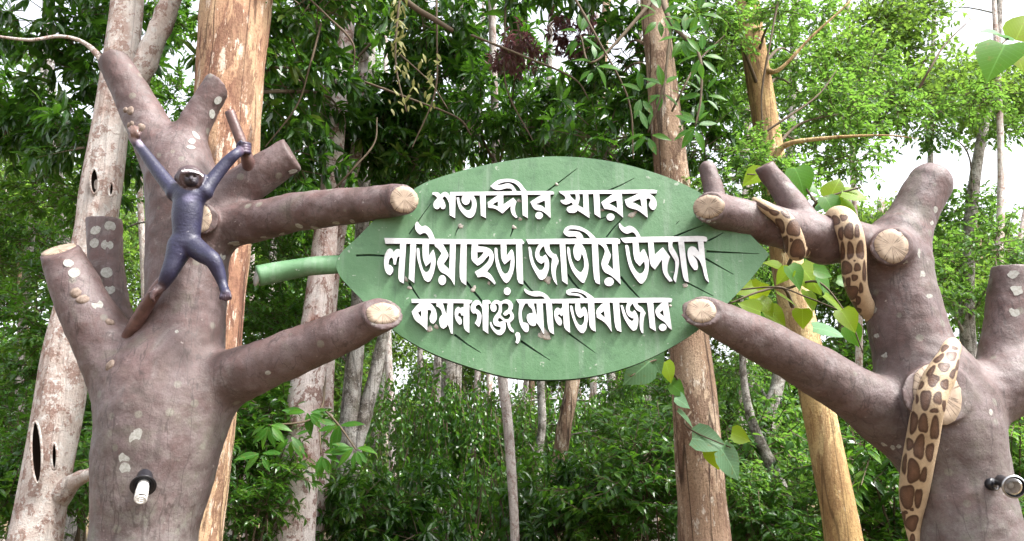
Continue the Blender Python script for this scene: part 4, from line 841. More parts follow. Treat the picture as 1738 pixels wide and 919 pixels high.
def clump(name, kind, mat, seed):
    g = np.random.default_rng(seed); base, d, nrm, Ln, Wd, tw = [], [], [], [], [], []
    if kind == 'mango': Rr, nt_, tmpl = 0.62, 34, 'near'
    elif kind == 'round': Rr, nt_, tmpl = 0.62, 46, 'near'
    elif kind == 'shrub': Rr, nt_, tmpl = 0.60, 46, 'near'
    elif kind == 'drape': Rr, nt_, tmpl = 0.62, 30, 'near'
    else: Rr, nt_, tmpl = 1.5, 130, 'far'
    for i in range(nt_):
        q = unit(g.normal(size=3)); rad = Rr * g.uniform(0.45, 1.0) ** 0.7; tip = q * rad * np.array([1.15, 1.0, 0.8]); st = tip * g.uniform(0.1, 0.4) + g.normal(size=3) * 0.06
        if kind == 'drape': st = q * rad * np.array([1, 1, .5]); tip = st + np.array([g.normal() * .1, g.normal() * .1, -g.uniform(.35, .8)])
        tw.append(twig_np(st, tip, 0.006 if kind != 'far' else 0.012))
        ax = unit(tip - st)
        if kind == 'mango':
            for grp in range(2):
                at = tip if grp == 0 else st + (tip - st) * g.uniform(.45, .8)
                for j in range(9):
                    a = j * 2.4 + g.uniform(-.3, .3); o1 = unit(np.cross(ax, [0.1, 0.2, 1])); o2 = np.cross(ax, o1)
                    dd = ax * g.uniform(.1, .7) + o1 * math.cos(a) + o2 * math.sin(a) + np.array([0, 0, -g.uniform(.1, .9)])
                    base.append(at + g.normal(size=3) * .012); d.append(dd); nrm.append(np.array([0, 0, 1]) + g.normal(size=3) * .35); l = g.uniform(.12, .21); Ln.append(l); Wd.append(l * g.uniform(.27, .36))
        elif kind in ('round', 'shrub', 'drape'):
            n_ = {'round': 15, 'shrub': 15, 'drape': 18}[kind]
            for j in range(n_):
                t = 0.12 + 0.88 * j / n_; at = st + (tip - st) * t; sdv = unit(np.cross(ax, [0, 0, 1.0]) + 1e-3); sg = 1 if j % 2 else -1
                dd = ax * g.uniform(.35, .8) + sdv * sg * g.uniform(.5, 1.0) + np.array([0, 0, g.uniform(-.6, .2)]) + g.normal(size=3) * .3
                if kind == 'drape': dd = np.array([g.normal(), g.normal(), -g.uniform(.4, 1.4)])
                base.append(at); d.append(dd); nrm.append(np.array([0, 0, 1]) + g.normal(size=3) * (.35 if kind != 'drape' else .8))
                l = g.uniform(*{'round': (.05, .095), 'shrub': (.06, .12), 'drape': (.06, .105)}[kind]); Ln.append(l); Wd.append(l * g.uniform(.46, .6) if kind != 'shrub' else l * g.uniform(.34, .46))
        else:
            for j in range(11):
                at = st + (tip - st) * g.uniform(.1, 1.05) + g.normal(size=3) * .13
                base.append(at); d.append(ax * .4 + g.normal(size=3) * .8 + np.array([0, 0, -.3])); nrm.append(np.array([0, 0, 1]) + g.normal(size=3) * .45); l = g.uniform(.13, .23); Ln.append(l); Wd.append(l * .5)
    v, F, rn = leaves_np(np.array(base), np.array(d), np.array(nrm), np.array(Ln), np.array(Wd), tmpl)
    vt, Ft = merge(tw); nq = [len(f) for f in F]
    V, FF = merge([(v, F), (vt, Ft)])
    me = mesh_np(name, V, FF, mat, smooth=False, attrs={"rnd": np.concatenate([rn, np.full(len(vt), .5)])})
    me.materials.append(MTWIG)
    # twig quads come after the leaf quads
    mi = np.zeros(len(me.polygons), np.int32); lq = sum(len(f) for f in F if f.shape[1] == 4); tq = sum(len(f) for f in Ft if f.shape[1] == 4); mi[lq:lq + tq] = 1
    me.polygons.foreach_set("material_index", mi); return me
CL = {'mango': [clump("dark_leaf_clump", 'mango', L_MANGO, i) for i in range(5)], 'red': [clump("red_leaf_clump", 'mango', L_RED, 20)],
      'round': [clump("oval_leaf_clump", 'round', L_ROUND, 30 + i) for i in range(5)], 'shrub': [clump("shrub_leaf_clump", 'shrub', L_SHRUB, 40 + i) for i in range(5)],
      'drape': [clump("hanging_leaf_clump", 'drape', L_SHRUB, 60 + i) for i in range(4)], 'far': [clump("far_leaf_clump", 'far', L_FAR, 50 + i) for i in range(4)],
      'fard': [clump("far_dark_leaf_clump", 'far', L_SHRUB, 70 + i) for i in range(3)]}
def put_clump(parent, kind, p, sc):
    o = bpy.data.objects.new("crown", random.choice(CL[kind])); link(o, parent); o.location = Vector(p) - Vector(parent.location)
    o.rotation_euler = (random.uniform(-.25, .25), random.uniform(-.25, .25), random.uniform(0, 6.28)); o.scale = [sc * random.uniform(.9, 1.1) for _ in range(3)]
    return o
def scatter(cx, cy, rx, ry, n):
    """n well spread points in an ellipse"""
    out = []
    for _ in range(n):
        best, bd = None, -1
        for _ in range(10):
            a, r = random.uniform(0, 6.283), math.sqrt(random.random()); q = (cx + rx * r * math.cos(a), cy + ry * r * math.sin(a))
            dd = min([math.hypot((q[0] - o[0]) / rx, (q[1] - o[1]) / ry) for o in out] or [9])
            if dd > bd: best, bd = q, dd
        out.append(best)
    return out
def limb_to(parent, trunk, q, mat, r0=0.03):
    """a thin bough from the trunk towards a leaf clump"""
    t = trunk[:, :3]; below = t[(t[:, 2] < q.z - 0.1)]
    if not len(below): return
    d = np.linalg.norm(below - np.array(q), axis=1) + np.abs(below[:, 2] - (q.z - 0.9)) * .5; a = Vector(below[d.argmin()])
    ln = (q - a).length
    if ln < 0.5 or ln > 5: return
    m = a.lerp(q, .5) + Vector((random.uniform(-.15, .15) * ln, random.uniform(-.1, .1) * ln, .12 * ln))
    v, fs, _ = tube_np([a, m, q], [r0, r0 * .6, r0 * .2], 7, 6, .15, 9, random.randint(0, 99), cap=False); obj("limb", mesh_np("limb", v, fs, mat), parent)
def tree(name, label, bark, Y, trunk, crowns=(), branches=(), group=None, seg=22, amp=.06, cat="tree", limbs=True):
    """trunk rows: (px, py, width_px[, Y])"""
    rows = [(r[0], r[1], r[3] if len(r) > 3 else Y, r[2] / 2) for r in trunk]; p = pr(rows)
    if p[0][2] > 0: p = np.vstack([[p[0][0] + (p[0][0] - p[1][0]) * .3, p[0][1], -0.15, p[0][3] * 1.35], p])
    root = empty(name, (p[0][0], p[0][1], 0), label, cat, group)
    v, fs, _ = tube_np(p[:, :3], p[:, 3], seg, 16, amp, 5, int(Y * 100) % 97, zsq=.5); obj("trunk", mesh_np("trunk", v, fs, BK[bark]), root)
    dn = catmull(p, 8)
    for b in branches:
        q = pr(b); v, fs, _ = tube_np(q[:, :3], q[:, 3], 12, 8, .12, 12, 3, cap=True); obj("limb", mesh_np("limb", v, fs, BK[bark]), root)
    for (cx, cy_, rx, ry, y0, y1, n, kind, sc) in crowns:
        for (a, b) in scatter(cx, cy_, rx, ry, max(2, round(n * (0.38 if kind in ('mango',) else 0.72 if kind == 'round' else 1.0)))):
            q = P(a, b, random.uniform(y0, y1))
            if q.z < 0.25: continue
            put_clump(root, kind, q, sc * (1.22 if kind in ('mango', 'red') else 1.0))
            if limbs and random.random() < .45: limb_to(root, dn, q, BK[bark] if bark in ('grey', 'brown') else MTWIG, 0.012 + 0.012 * sc)
    return root
G1 = "slender trunks beyond the sign"
tree("mottled_tree", "pale mottled leaning tree with dark hollows beside the gibbon sculpture", 'pale', 7.2,
     [(60, 919, 84), (78, 810, 78), (100, 690, 78), (114, 600, 74), (138, 490, 66), (160, 400, 62), (172, 320, 64), (190, 200, 56), (206, 90, 53), (216, 0, 50), (222, -120, 48), (232, -420, 40), (240, -800, 28)],
     [(80, 150, 130, 160, 7.6, 10, 16, 'mango', 1.0), (90, 20, 170, 90, 8, 11, 8, 'mango', 1.1), (60, -300, 300, 200, 7, 11, 8, 'mango', 1.3)],
     [[(95, 845, 7.2, 24), (120, 822, 7.1, 15), (148, 806, 7.0, 11), (185, 795, 6.9, 9)], [(205, 170, 7.2, 22), (238, 125, 7.15, 20), (262, 70, 7.1, 18), (290, 0, 7.05, 17), (330, -130, 7, 14)],
      [(196, 130, 7.2, 9), (150, 78, 7.1, 4), (105, 62, 7.0, 3.2), (50, 68, 6.9, 2.6), (-20, 60, 6.8, 2)]], amp=.05)
tree("orange_tree", "thick orange brown tree with plated bark just behind the gibbon sculpture", 'orange', 6.7,
     [(318, 919, 118), (340, 700, 116), (362, 480, 112), (380, 280, 110), (392, 120, 112), (402, 0, 114), (420, -300, 100), (440, -700, 70)],
     [(500, 110, 90, 130, 7.2, 9, 9, 'mango', 1.0), (460, -250, 300, 160, 6, 9, 8, 'mango', 1.3), (520, 260, 70, 60, 8, 10, 4, 'mango', 1.0)], seg=30, amp=.045)
tree("pinkish_tree", "tall pinkish tree with dark scaly patches beneath the leaf stalk", 'pink', 9.0,
     [(496, 919, 74), (512, 740, 64), (526, 620, 54), (545, 470, 44), (564, 290, 33), (580, 130, 28), (592, 0, 25), (610, -300, 18)],
     [(640, 120, 120, 130, 8.6, 11, 14, 'mango', 1.0), (600, 260, 130, 60, 9.5, 11.5, 8, 'mango', 1.0), (650, -150, 250, 130, 8, 11, 6, 'mango', 1.3)])
tree("pinkish_tree", "thinner pale pink tree leaning close beside the tall pinkish one", 'pink', 9.7,
     [(530, 919, 40), (545, 760, 36), (552, 640, 31), (562, 480, 26), (590, 320, 22), (606, 250, 20), (620, 60, 16), (640, -200, 12)],
     [(700, 200, 110, 100, 10, 12, 8, 'mango', 1.0)], seg=16)
tree("grey_tree", "grey lichen covered twin stemmed tree behind the lower sign branch", 'grey', 11,
     [(588, 919, 46), (592, 780, 40), (598, 660, 32), (606, 560, 28), (615, 380, 24), (625, 150, 20), (640, -200, 14)],
     [(480, 330, 90, 90, 11, 13, 8, 'mango', 1.1), (500, 560, 70, 60, 11, 13, 5, 'shrub', 1.1)],
     [[(592, 790, 11, 15), (620, 700, 11, 13), (640, 620, 11, 11), (655, 540, 11, 9), (670, 380, 11, 8)]], seg=16)
tree("slender_tree", "slender whitish straight trunk standing alone under the leaf board", 'white', 9.6,
     [(874, 919, 17), (868, 800, 17), (860, 700, 18), (853, 640, 18), (846, 480, 16), (842, 280, 15), (836, 60, 13), (830, -200, 10)],
     [(800, 130, 120, 110, 8.8, 10.5, 11, 'mango', 1.0), (930, 70, 60, 40, 7.6, 8.4, 2, 'red', .45)], seg=14)
tree("slender_tree", "thin crooked brown stem between the whitish trunk and a leaning trunk", 'grey', 13,
     [(935, 919, 17), (915, 850, 16), (912, 790, 14), (920, 720, 14), (918, 640, 13), (925, 500, 12), (930, 250, 10), (935, 0, 8)],
     [(940, 740, 60, 70, 13, 15, 4, 'drape', 1.1), (930, 180, 90, 90, 12, 14, 5, 'mango', 1.1)], seg=12)
tree("slender_tree", "reddish brown trunk leaning under the tip of the leaf board", 'brown', 12.4,
     [(938, 919, 26), (944, 830, 26), (955, 740, 26), (972, 650, 24), (988, 540, 22), (1010, 300, 18), (1030, 0, 14)],
     [(1010, 210, 90, 60, 11, 13, 6, 'mango', 1.1)], seg=14)
tree("slender_tree", "dark slim trunk wrapped in climbing leaves under the leaf board", 'grey', 13.5,
     [(1075, 919, 22), (1062, 840, 20), (1050, 760, 18), (1038, 650, 16), (1025, 500, 15), (1010, 250, 12), (1000, 0, 10)],
     [(1052, 770, 26, 110, 13.2, 13.8, 6, 'drape', .55), (1120, 780, 60, 60, 13.5, 15, 3, 'shrub', 1)], seg=12)
tree("furrowed_tree", "brown furrowed tree with pale flakes behind the lower python branch", 'brown', 7.0,
     [(1196, 919, 88), (1186, 780, 80), (1174, 620, 72), (1158, 460, 66), (1138, 280, 58), (1122, 120, 50), (1110, 0, 45), (1095, -250, 36)],
     [(1000, 180, 110, 80, 6.9, 9, 8, 'mango', .95), (1110, 90, 80, 80, 6.6, 8, 5, 'mango', .9), (1170, 190, 60, 70, 6.4, 7.6, 4, 'mango', .85), (1060, -150, 260, 120, 6.5, 9, 7, 'mango', 1.2)], seg=26, amp=.05)
tree("yellow_tree", "smooth yellow ochre tree leaning behind the python branches", 'yellow', 7.6,
     [(1432, 919, 62), (1408, 790, 57), (1382, 660, 54), (1360, 560, 56), (1340, 470, 54), (1318, 330, 48), (1298, 200, 44), (1282, 100, 42), (1268, 0, 40), (1240, -250, 30)],
     [(1350, 110, 150, 100, 7.8, 10, 13, 'round', .95), (1440, 220, 120, 70, 8, 10, 9, 'round', .95), (1240, 210, 60, 110, 7.9, 9.5, 6, 'round', .95), (1290, 300, 70, 40, 6.7, 7.1, 5, 'round', .7), (1280, 40, 70, 50, 6.8, 7.2, 4, 'round', .7), (1300, -160, 260, 110, 7, 10, 6, 'round', 1.2)],
     [[(1312, 300, 7.6, 10), (1328, 250, 7.4, 5), (1400, 235, 7.2, 3), (1500, 230, 7.0, 1.4), (1560, 236, 6.9, .5)], [(1290, 110, 7.6, 8), (1320, 120, 7.4, 3.5), (1380, 60, 7.3, 2.2), (1440, 5, 7.2, 1.5), (1470, -40, 7.2, .8)]], seg=24, amp=.03)
tree("grey_tree", "dappled grey crooked trunk between the brown and the yellow tree", 'grey', 11.5,
     [(1318, 919, 30), (1308, 860, 28), (1302, 780, 26), (1306, 700, 24), (1322, 640, 22), (1330, 500, 20), (1340, 300, 16), (1350, 0, 12)],
     [(1290, 660, 60, 60, 11.5, 13, 4, 'drape', 1.0), (1260, 450, 80, 80, 11, 13, 5, 'round', 1.0)], seg=14)
tree("grey_tree", "bent pale grey stem rising out of bushes below the python branch", 'grey', 9.6,
     [(1362, 960, 24), (1345, 880, 24), (1318, 810, 22), (1290, 750, 18), (1272, 700, 15), (1262, 640, 12), (1258, 560, 9)],
     [(1275, 600, 50, 40, 9.6, 10.6, 2, 'round', .8)], seg=12)
tree("broadleaf_tree", "airy light green tree past the upright stub of the python sculpture", 'grey', 15,
     [(1640, 919, 30), (1650, 700, 28), (1640, 500, 24), (1655, 300, 18), (1690, 100, 12), (1700, -100, 8)],
     [(1640, 440, 110, 90, 13, 16, 12, 'round', 1.5), (1690, 180, 60, 60, 14, 17, 4, 'far', .75), (1520, 90, 110, 80, 13, 17, 6, 'far', .75), (1560, 190, 70, 40, 13, 15, 3, 'round', 1.2)], seg=12)
tree("broadleaf_tree", "bushy mid green tree filling the gap behind the gibbon sculpture base", 'grey', 12,
     [(120, 919, 30), (125, 700, 26), (110, 450, 22), (90, 200, 16), (80, 0, 10)],
     [(70, 420, 110, 120, 9, 12, 8, 'shrub', 1.2), (60, 660, 110, 90, 9, 11, 7, 'shrub', 1.1), (240, 100, 90, 120, 10, 12, 3, 'shrub', 1.1), (440, 480, 50, 110, 9, 11, 5, 'shrub', 1.1)], seg=12)
tree("broadleaf_tree", "leafy tree hidden behind the sign with foliage down to the shrubs", 'grey', 15,
     [(760, 919, 40), (765, 700, 36), (770, 450, 30), (780, 200, 22), (790, 0, 16)],
     [(720, 700, 90, 80, 12, 15, 9, 'drape', 1.3), (830, 720, 80, 70, 13, 15, 8, 'drape', 1.3), (1030, 700, 100, 60, 14, 16, 8, 'drape', 1.3), (1100, 700, 60, 80, 11, 13, 5, 'shrub', 1.1), (720, 250, 140, 60, 12, 15, 6, 'mango', 1.2)], seg=12)

# shrubs of the undergrowth
def shrub(px, py, Y, rx, ry, n, kind, sc, label, group=None):
    b = P(px, py, Y); root = empty("shrub", (b.x, b.y, 0), label, "shrub", group)
    for i, (a, c) in enumerate(scatter(px, py, rx, ry, n)):
        q = P(a, c, Y + random.uniform(-.7, .7))
        if q.z < 0.1: q.z = 0.1 + random.random() * .3
        put_clump(root, kind, q, sc * random.uniform(.75, 1.3))
        base = Vector((b.x + random.uniform(-.25, .25), b.y + random.uniform(-.25, .25), -0.05)); m = base.lerp(q, .5) + Vector((random.uniform(-.1, .1), 0, .1))
        v, fs, _ = tube_np([base, m, q], [.022, .016, .007], 6, 5, cap=False); obj("stem", mesh_np("stem", v, fs, MTWIG), root)
LS = {'shrub': ("mid green shrubs of the undergrowth", "mid green shrub with pointed leaves in the undergrowth between trunks"), 'round': ("bright shrubs of the undergrowth", "bright yellow green shrub with small oval leaves in the undergrowth"),
      'drape': ("drooping shrubs under the sign", "shrub with drooping leaf strings in the undergrowth below the sign"), 'mango': ("dark shrubs under the sign", "dark glossy shrub with long leaves in the undergrowth below the sign")}
for (px, py, Y, rx, ry, n, kind, sc) in [
  (40, 830, 9, 90, 70, 5, 'shrub', 1.1), (140, 760, 8.8, 60, 80, 4, 'shrub', 1.0), (430, 850, 8.6, 50, 80, 5, 'shrub', 1.0), (440, 700, 9.4, 50, 60, 4, 'shrub', 1.0),
  (560, 860, 10.5, 60, 60, 3, 'shrub', 1.0), (680, 870, 10, 70, 60, 4, 'mango', 1.0), (780, 850, 11, 70, 70, 5, 'drape', 1.5), (880, 860, 12, 70, 60, 4, 'shrub', 1.2),
  (980, 860, 10.5, 70, 60, 4, 'mango', 1.0), (1080, 870, 10, 70, 60, 5, 'shrub', 1.1), (1110, 800, 9.5, 40, 60, 3, 'shrub', 1.4), (1270, 870, 8.8, 60, 60, 4, 'round', 1.1), (1340, 890, 8.4, 50, 50, 3, 'shrub', 1.0),
  (1260, 780, 10.5, 60, 60, 4, 'round', 1.2), (1480, 830, 9.2, 50, 80, 4, 'shrub', 1.3), (1500, 900, 8.8, 50, 40, 3, 'shrub', 1.0), (1460, 740, 10.5, 50, 40, 3, 'round', 1.2), (1730, 780, 9, 40, 90, 5, 'round', 1.0), (1725, 890, 8, 40, 50, 3, 'shrub', 1.0)]:
    shrub(px, py, Y, rx, ry, n, kind, sc, LS[kind][1], LS[kind][0])

# far forest: trees that read as trunk + crown
GF, LF = "far forest trees", "distant forest tree seen through gaps in the nearer foliage"
for i in range(26):
    px = -80 + i * 75 + random.uniform(-25, 25); Y = random.uniform(20, 34); top = random.uniform(230, 400) if px < 1250 else random.uniform(330, 450)
    dens = 6 if px < 1250 else 4
    tree("forest_tree", LF, random.choice(['grey', 'pale', 'brown']), Y, [(px, 880, 16 * 24 / Y), (px + random.uniform(-8, 8), 600, 14 * 24 / Y), (px + random.uniform(-15, 15), 350, 11 * 24 / Y), (px + random.uniform(-20, 20), top, 7 * 24 / Y)],
         [(px, (top + 520) / 2, 75, (560 - top) / 2, Y - 2, Y + 2, dens, 'far' if random.random() < .6 else 'fard', 1.0), (px, 720, 80, 140, Y - 2, Y + 2, 6, 'fard' if random.random() < .6 else 'far', 1.0)], group=GF, seg=8, limbs=False)

# ------------------------------------------------------------------ vines and sprays with large single leaves
def big_leaf(name, prof, fold, droop, curl, mat):
    v = []; q = []; t = []
    for i, (u, hw, back) in enumerate(prof):
        z = -droop * u * u; v += [(u + back, -hw, z + fold * hw + curl * hw * hw), (u, 0, z), (u + back, hw, z + fold * hw - curl * hw * hw)]
        if i: a = 3 * (i - 1); q += [(a, a + 1, a + 4, a + 3), (a + 1, a + 2, a + 5, a + 4)]
    me = mesh_np(name, np.array(v), [np.array(q)], mat, True, {"rnd": np.full(len(v), .5)}); return me
HEART = [(0.0, .03, 0.0), (.06, .30, -.10), (.22, .46, -.06), (.42, .45, -.02), (.62, .33, 0), (.80, .18, 0), (.92, .07, 0), (1.0, .004, 0)]
LANCE = [(0.0, .015, 0), (.12, .09, 0), (.32, .17, 0), (.55, .18, 0), (.75, .12, 0), (.9, .05, 0), (1.0, .004, 0)]
def lv(prof, mats): return [big_leaf("leaf", prof, f, d, c, m) for m, (f, d, c) in zip(mats * 3, [(.12, .15, .3), (.25, .3, -.3), (.05, .22, .5), (.3, .1, .1), (.18, .35, -.5), (.1, .05, .2)])]
def leafmat(n, c, tr, tf): return mat_leaf_veined(n, [(0.1, tuple(x * .7 for x in c)), (0.5, c), (0.9, tuple(x * 1.3 for x in c))], tr, tf, .42, .22)
LB = leafmat("lime_vine_leaf", (0.15, 0.25, 0.012), (0.58, 0.74, 0.03), .55); LG = leafmat("green_vine_leaf", (0.05, 0.15, 0.012), (0.24, 0.54, 0.03), .5)
LP = leafmat("pale_vine_leaf", (0.12, 0.24, 0.12), (0.22, 0.44, 0.16), .35); LD = leafmat("deep_spray_leaf", (0.032, 0.115, 0.012), (0.18, 0.46, 0.03), .42)
VH = {'lime': lv(HEART, [LB, LG, LB]), 'pale': lv(HEART, [LP]), 'lance': lv(LANCE, [LD, LG, LD]), 'bright': lv(LANCE, [LD, LG, LD])}
def vine(name, label, cat, stems, leaves, kind):
    a = P(*stems[0][0][:3]); root = empty(name, a, label, cat)
    for st in stems:
        q = pr(st); v, fs, _ = tube_np(q[:, :3], q[:, 3], 8, 8, .1, 20, 1, cap=True); obj("stem", mesh_np("stem", v, fs, MTWIG), root)
    for (x, y, Y, size, ang, *kk) in leaves:
        o = bpy.data.objects.new("leaf", random.choice(VH[kk[0] if kk else kind])); link(o, root); s_ = size * S(x, y, Y)
        dv = Vector((math.cos(R(ang)), random.uniform(-.45, .25), -math.sin(R(ang)))).normalized()
        n = (Vector((random.uniform(-.5, .5), -1, 0)) * random.uniform(.5, 1) + Vector((0, 0, 1)) * random.uniform(.2, .9)); sdv = n.cross(dv).normalized(); n = dv.cross(sdv)
        m = Matrix((dv, sdv, n)).transposed().to_4x4()
        c = P(x, y, Y) - dv * s_ * .5
        o.matrix_local = Matrix.Translation(c - Vector(root.location)) @ m @ Matrix.Diagonal((s_, s_, s_, 1))
vine("climbing_vine", "climber with big lime heart shaped leaves above the python's coil", "vine",
     [[(1330, 470, 6.9, 4), (1360, 400, 6.2, 3), (1385, 345, 5.9, 2.4), (1420, 330, 5.85, 2), (1462, 318, 5.8, 1.4)], [(1385, 345, 5.9, 2), (1352, 305, 5.9, 1.6), (1300, 298, 6.0, 1.2), (1268, 296, 6.0, 1)]],
     [(1362, 308, 5.85, 56, 70), (1278, 303, 6.0, 44, 150), (1338, 306, 6.0, 36, 200), (1418, 318, 5.85, 44, -60), (1452, 330, 5.8, 44, 15), (1412, 350, 5.8, 44, 70), (1440, 352, 5.85, 34, 40), (1392, 352, 5.9, 36, 170, 'pale'), (1436, 360, 5.9, 48, 50, 'pale'), (1380, 322, 6.0, 30, 30), (1330, 330, 6.0, 30, 120)], 'lime')
lw = [(1262, 492, 40, 160), (1283, 498, 42, 120), (1272, 522, 42, 200), (1300, 520, 40, 60), (1318, 540, 46, 45), (1290, 548, 38, 150), (1338, 510, 44, 30), (1352, 470, 46, 60), (1378, 474, 60, 55), (1402, 490, 52, 50), (1420, 515, 48, 40), (1440, 545, 46, 70), (1330, 470, 36, 140),
      (1310, 448, 34, 200), (1398, 462, 34, 10), (1376, 510, 40, 80), (1450, 570, 40, 60), (1250, 540, 34, 170), (1436, 480, 30, 20), (1362, 540, 36, 100), (1305, 575, 36, 120)]
vine("climbing_vine", "climber with lime heart shaped leaves hanging between the two python branches", "vine",
     [[(1345, 520, 7.0, 4), (1330, 490, 6.3, 2.6), (1290, 495, 6.0, 2), (1240, 515, 5.9, 1.4)], [(1335, 490, 6.3, 2.4), (1390, 480, 6.1, 2), (1440, 540, 6.0, 1.6), (1465, 600, 6.0, 1)], [(1255, 492, 5.9, 1.6), (1320, 488, 5.8, 1.4), (1370, 505, 5.8, 1.4), (1420, 525, 5.8, 1.2)]],
     [(a, b, random.uniform(5.75, 6.4), c, d) for a, b, c, d in lw] + [(1408, 560, 6.3, 54, 10, 'pale'), (1290, 588, 6.3, 40, 20, 'pale')], 'lime')
vine("climbing_vine", "creeper with three pale bluish green leaves on the brown furrowed tree", "vine",
     [[(1172, 700, 6.66, 2), (1162, 718, 6.5, 1.6), (1182, 735, 6.4, 1.3), (1240, 760, 6.3, 1)]],
     [(1206, 748, 6.35, 62, 8, 'pale'), (1214, 778, 6.4, 40, 80, 'lime'), (1242, 788, 6.3, 62, 55, 'pale'), (1258, 742, 6.3, 36, 20, 'lime')], 'pale')
vine("climbing_vine", "creeper with broad soft green leaves peeping out below the sign's lower edge", "vine",
     [[(1160, 660, 6.6, 2.4), (1135, 625, 6.2, 2), (1110, 612, 6.0, 1.6), (1070, 640, 5.9, 1)]],
     [(1082, 632, 5.9, 60, 140, 'pale'), (1112, 612, 6.0, 46, 60, 'pale'), (1136, 632, 6.1, 38, 70, 'lime'), (1152, 660, 6.4, 34, 30, 'lime'), (1160, 682, 6.4, 34, 20, 'pale'), (1165, 708, 6.4, 36, 40, 'pale')], 'pale')
sl1 = []
for (cx, cy_, n) in [(455, 722, 8), (440, 770, 6), (520, 700, 8), (575, 722, 9), (600, 760, 8), (545, 770, 8), (492, 740, 7)]:
    for j in range(n): a = random.uniform(-20, 200); sl1.append((cx + 22 * math.cos(R(a)), cy_ + 22 * math.sin(R(a)), random.uniform(6.9, 7.5), random.uniform(24, 42), a))
vine("leafy_branch", "drooping leafy branch crossing the pinkish trunks", "branch",
     [[(551, 640, 9.62, 2.4), (547, 690, 8.0, 2.0), (520, 715, 7.4, 1.8), (455, 722, 7.2, 1.0)], [(545, 690, 8.0, 1.8), (575, 722, 7.3, 1.8), (605, 765, 7.2, 1.2)], [(540, 695, 7.8, 2), (545, 770, 7.2, 1.2)]], sl1, 'lance')
vine("leafy_branch", "branch of large soft translucent leaves reaching in at the top corner beyond the python sculpture", "branch",
     [[(1800, 10, 3.35, 4), (1745, 40, 3.3, 3), (1715, 62, 3.22, 2), (1700, 75, 3.12, 1.2)]],
     [(1693, 98, 3.0, 84, 128, 'lime'), (1728, 96, 3.05, 56, 80, 'lime'), (1690, 55, 3.2, 52, 200, 'pale'), (1735, 45, 3.2, 60, -60, 'lime')], 'lime')
bl = []
for (cx, cy_, n, Y) in [(1120, 25, 9, 6.2), (1160, 60, 9, 6.1), (1185, 20, 8, 6.3), (1190, 95, 8, 6.0), (1125, 150, 7, 6.3), (985, 60, 7, 6.8), (1010, 110, 7, 6.7), (1090, 160, 7, 6.4), (1195, 160, 7, 6.1), (1180, 215, 7, 6.1), (1100, 225, 6, 6.4)]:
    for j in range(n): a = j * 360 / n + random.uniform(-20, 20); bl.append((cx + 24 * math.cos(R(a)), cy_ + 24 * math.sin(R(a)), Y + random.uniform(-.15, .15), random.uniform(26, 40), a))
vine("leafy_branch", "branch with whorls of bright green leaves hanging before the brown furrowed tree", "branch",
     [[(1118, -20, 6.9, 6), (1140, 40, 6.5, 4), (1185, 90, 6.2, 3), (1190, 160, 6.1, 2), (1180, 215, 6.1, 1.4)], [(1140, 40, 6.5, 3), (1125, 150, 6.3, 2), (1100, 225, 6.4, 1.4)], [(1110, 0, 6.9, 4), (1010, 105, 6.7, 2), (985, 60, 6.8, 1.3)]], bl, 'bright')
yl = [(random.uniform(662, 690) + (y_ > 90) * random.uniform(-8, 70), y_, random.uniform(7.0, 7.4), random.uniform(9, 17), random.uniform(30, 150)) for y_ in np.linspace(-10, 190, 95)]
LY = leafmat("yellowed_leaf", (0.24, 0.24, 0.08), (0.5, 0.5, 0.14), .45); VH['yellow'] = lv(LANCE, [LY])
vine("climbing_vine", "hanging creeper with small yellowed leaves above the sign", "vine", [[(690, -60, 7.3, 3), (676, 20, 7.2, 2), (672, 110, 7.2, 1.6), (690, 190, 7.2, 1)], [(620, -70, 7.6, 7), (690, 2, 7.35, 5.5), (735, 32, 7.3, 5), (768, 52, 7.2, 3.5)], [(676, 90, 7.2, 1.4), (730, 140, 7.2, 1.2), (760, 185, 7.2, 1)]], yl, 'yellow')
# knot holes in the pale trunk
def hollow(root, px, py, Y, rx, ry, roll):
    s_ = S(px, py, Y); t = np.linspace(0, 2 * np.pi, 25)
    pts = np.array([[rx * s_ * math.cos(a), ry * s_ * math.sin(a), 0.0, 0.010] for a in t]); v, fs, _ = tube_np(None, None, 8, dense=pts, cap=False)
    c = P(px, py, Y); o = oriented("hollow_rim", (v, fs), BK['pale'], root, c, (0, -1, -.1)); d = oriented("hollow", lathe([(0, -.05), (.5, -.04), (.85, -.02), (1.0, 0.0)], 18), MDARK, root, c, (0, -1, -.1))
    d.scale = (rx * s_, ry * s_, 1); o.rotation_euler.rotate_axis('Z', roll); d.rotation_euler.rotate_axis('Z', roll)
MDARK = mat_plain("dark_rotten_wood", (0.012, 0.008, 0.006), .95, .05)
mt = bpy.data.objects["mottled_tree"]
for a in [(160, 308, 6.98, 7, 22, .1), (189, 322, 6.98, 4, 12, 0), (62, 768, 6.9, 9, 52, .15), (92, 775, 6.88, 5, 22, .1)]: hollow(mt, *a)

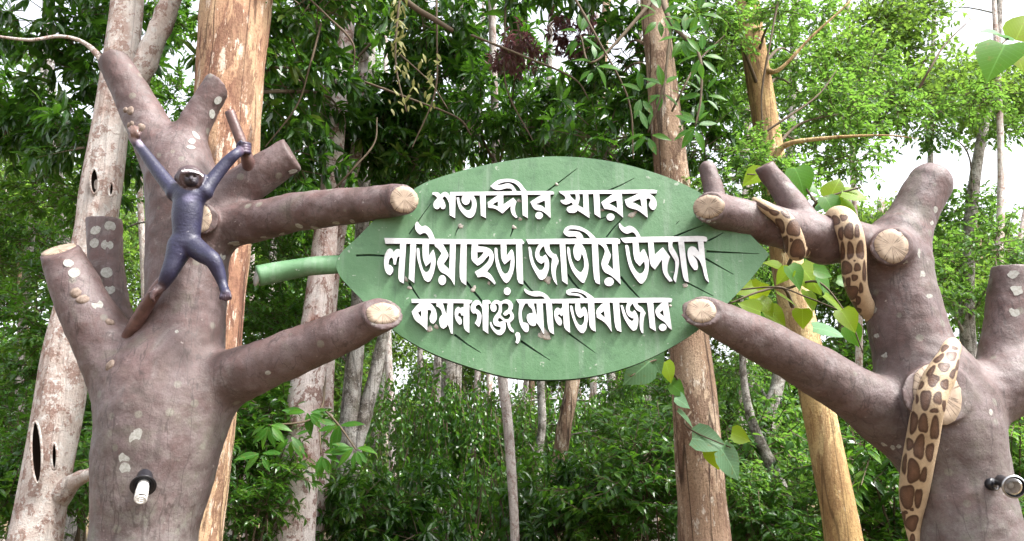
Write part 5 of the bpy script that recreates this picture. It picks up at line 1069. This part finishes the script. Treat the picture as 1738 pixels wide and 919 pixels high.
# more thin trunks standing in the depth of the forest, and lianas
GT, LT = "thin background trunks", "thin pale trunk deep in the forest beyond the sculptures and sign"
for (px, w_, Y, bk, lean) in [(635, 15, 15, 'grey', 30), (668, 12, 17, 'white', -10), (705, 10, 16, 'grey', 14), (748, 13, 18, 'grey', -18), (808, 9, 17, 'white', 10), (898, 9, 16, 'grey', -8), (1000, 10, 17, 'white', 12), (1108, 12, 16, 'grey', -20),
      (1252, 13, 15, 'pale', 16), (1284, 10, 17, 'grey', -14), (1466, 11, 16, 'pale', -20), (455, 12, 15, 'grey', 12), (415, 9, 16, 'white', 20), (22, 14, 12, 'grey', 40), (250, 12, 13, 'pale', -10), (1560, 12, 18, 'grey', 20), (1712, 14, 14, 'pale', -20)]:
    tree("thin_tree", LT, bk, Y, [(px, 919, w_ * 1.3), (px + lean * .3 + random.uniform(-5, 5), 740, w_ * 1.15), (px + lean * .6 + random.uniform(-6, 6), 520, w_), (px + lean + random.uniform(-8, 8), 260, w_ * .8), (px + lean * 1.4, -60, w_ * .5)],
         [(px + lean, random.uniform(120, 300), 50, 60, Y - 1, Y + 1, 2, random.choice(['round', 'shrub']), 1.2)], group=GT, seg=10, limbs=False, amp=.12)
GLI, LLI = "hanging lianas", "thin dark liana hanging among the tree crowns"
for (x0, y0, x1, y1, Y, sag) in [(505, -20, 600, 120, 7.0, 30), (470, -20, 560, 160, 7.6, -20), (740, -30, 700, 250, 7.5, 25), (860, -30, 905, 240, 7.8, -30), (800, 60, 1000, 170, 7.4, 40), (960, -30, 1075, 270, 6.8, 30), (1140, 190, 1230, 60, 6.6, -14), (620, 140, 800, 230, 8.0, 36), (545, 40, 450, 250, 7.3, 22), (1325, -20, 1300, 260, 6.9, -16), (1260, 250, 1420, 120, 7.0, 20), (1560, 150, 1640, 40, 7.5, -10), (560, 330, 640, 200, 8.2, 22)]:
    q = pr([(x0, y0, Y, 2.2), ((x0 * 2 + x1) / 3 + sag * .6, (y0 * 2 + y1) / 3, Y - .1, 1.9), ((x0 + x1 * 2) / 3 + sag, (y0 + y1 * 2) / 3, Y, 1.6), (x1, y1, Y + .1, 1.0)])
    v, fs, _ = tube_np(q[:, :3], q[:, 3], 6, 10, .25, 18, int(x0) % 50, cap=False); tag(obj("liana", mesh_np("liana", v, fs, MTWIG)), LLI, "liana", GLI)

# the split running down the orange trunk
q = pr([(402, -40, 6.50, 4.5), (400, 10, 6.46, 4.5), (398, 45, 6.445, 3.5), (392, 90, 6.43, 1.8), (384, 130, 6.425, 1.4), (378, 165, 6.42, .6)]); v, fs, _ = tube_np(q[:, :3], q[:, 3], 8, 8, .3, 30, 4); obj("bark_split", mesh_np("bark_split", v, fs, MDARK), bpy.data.objects["orange_tree"])
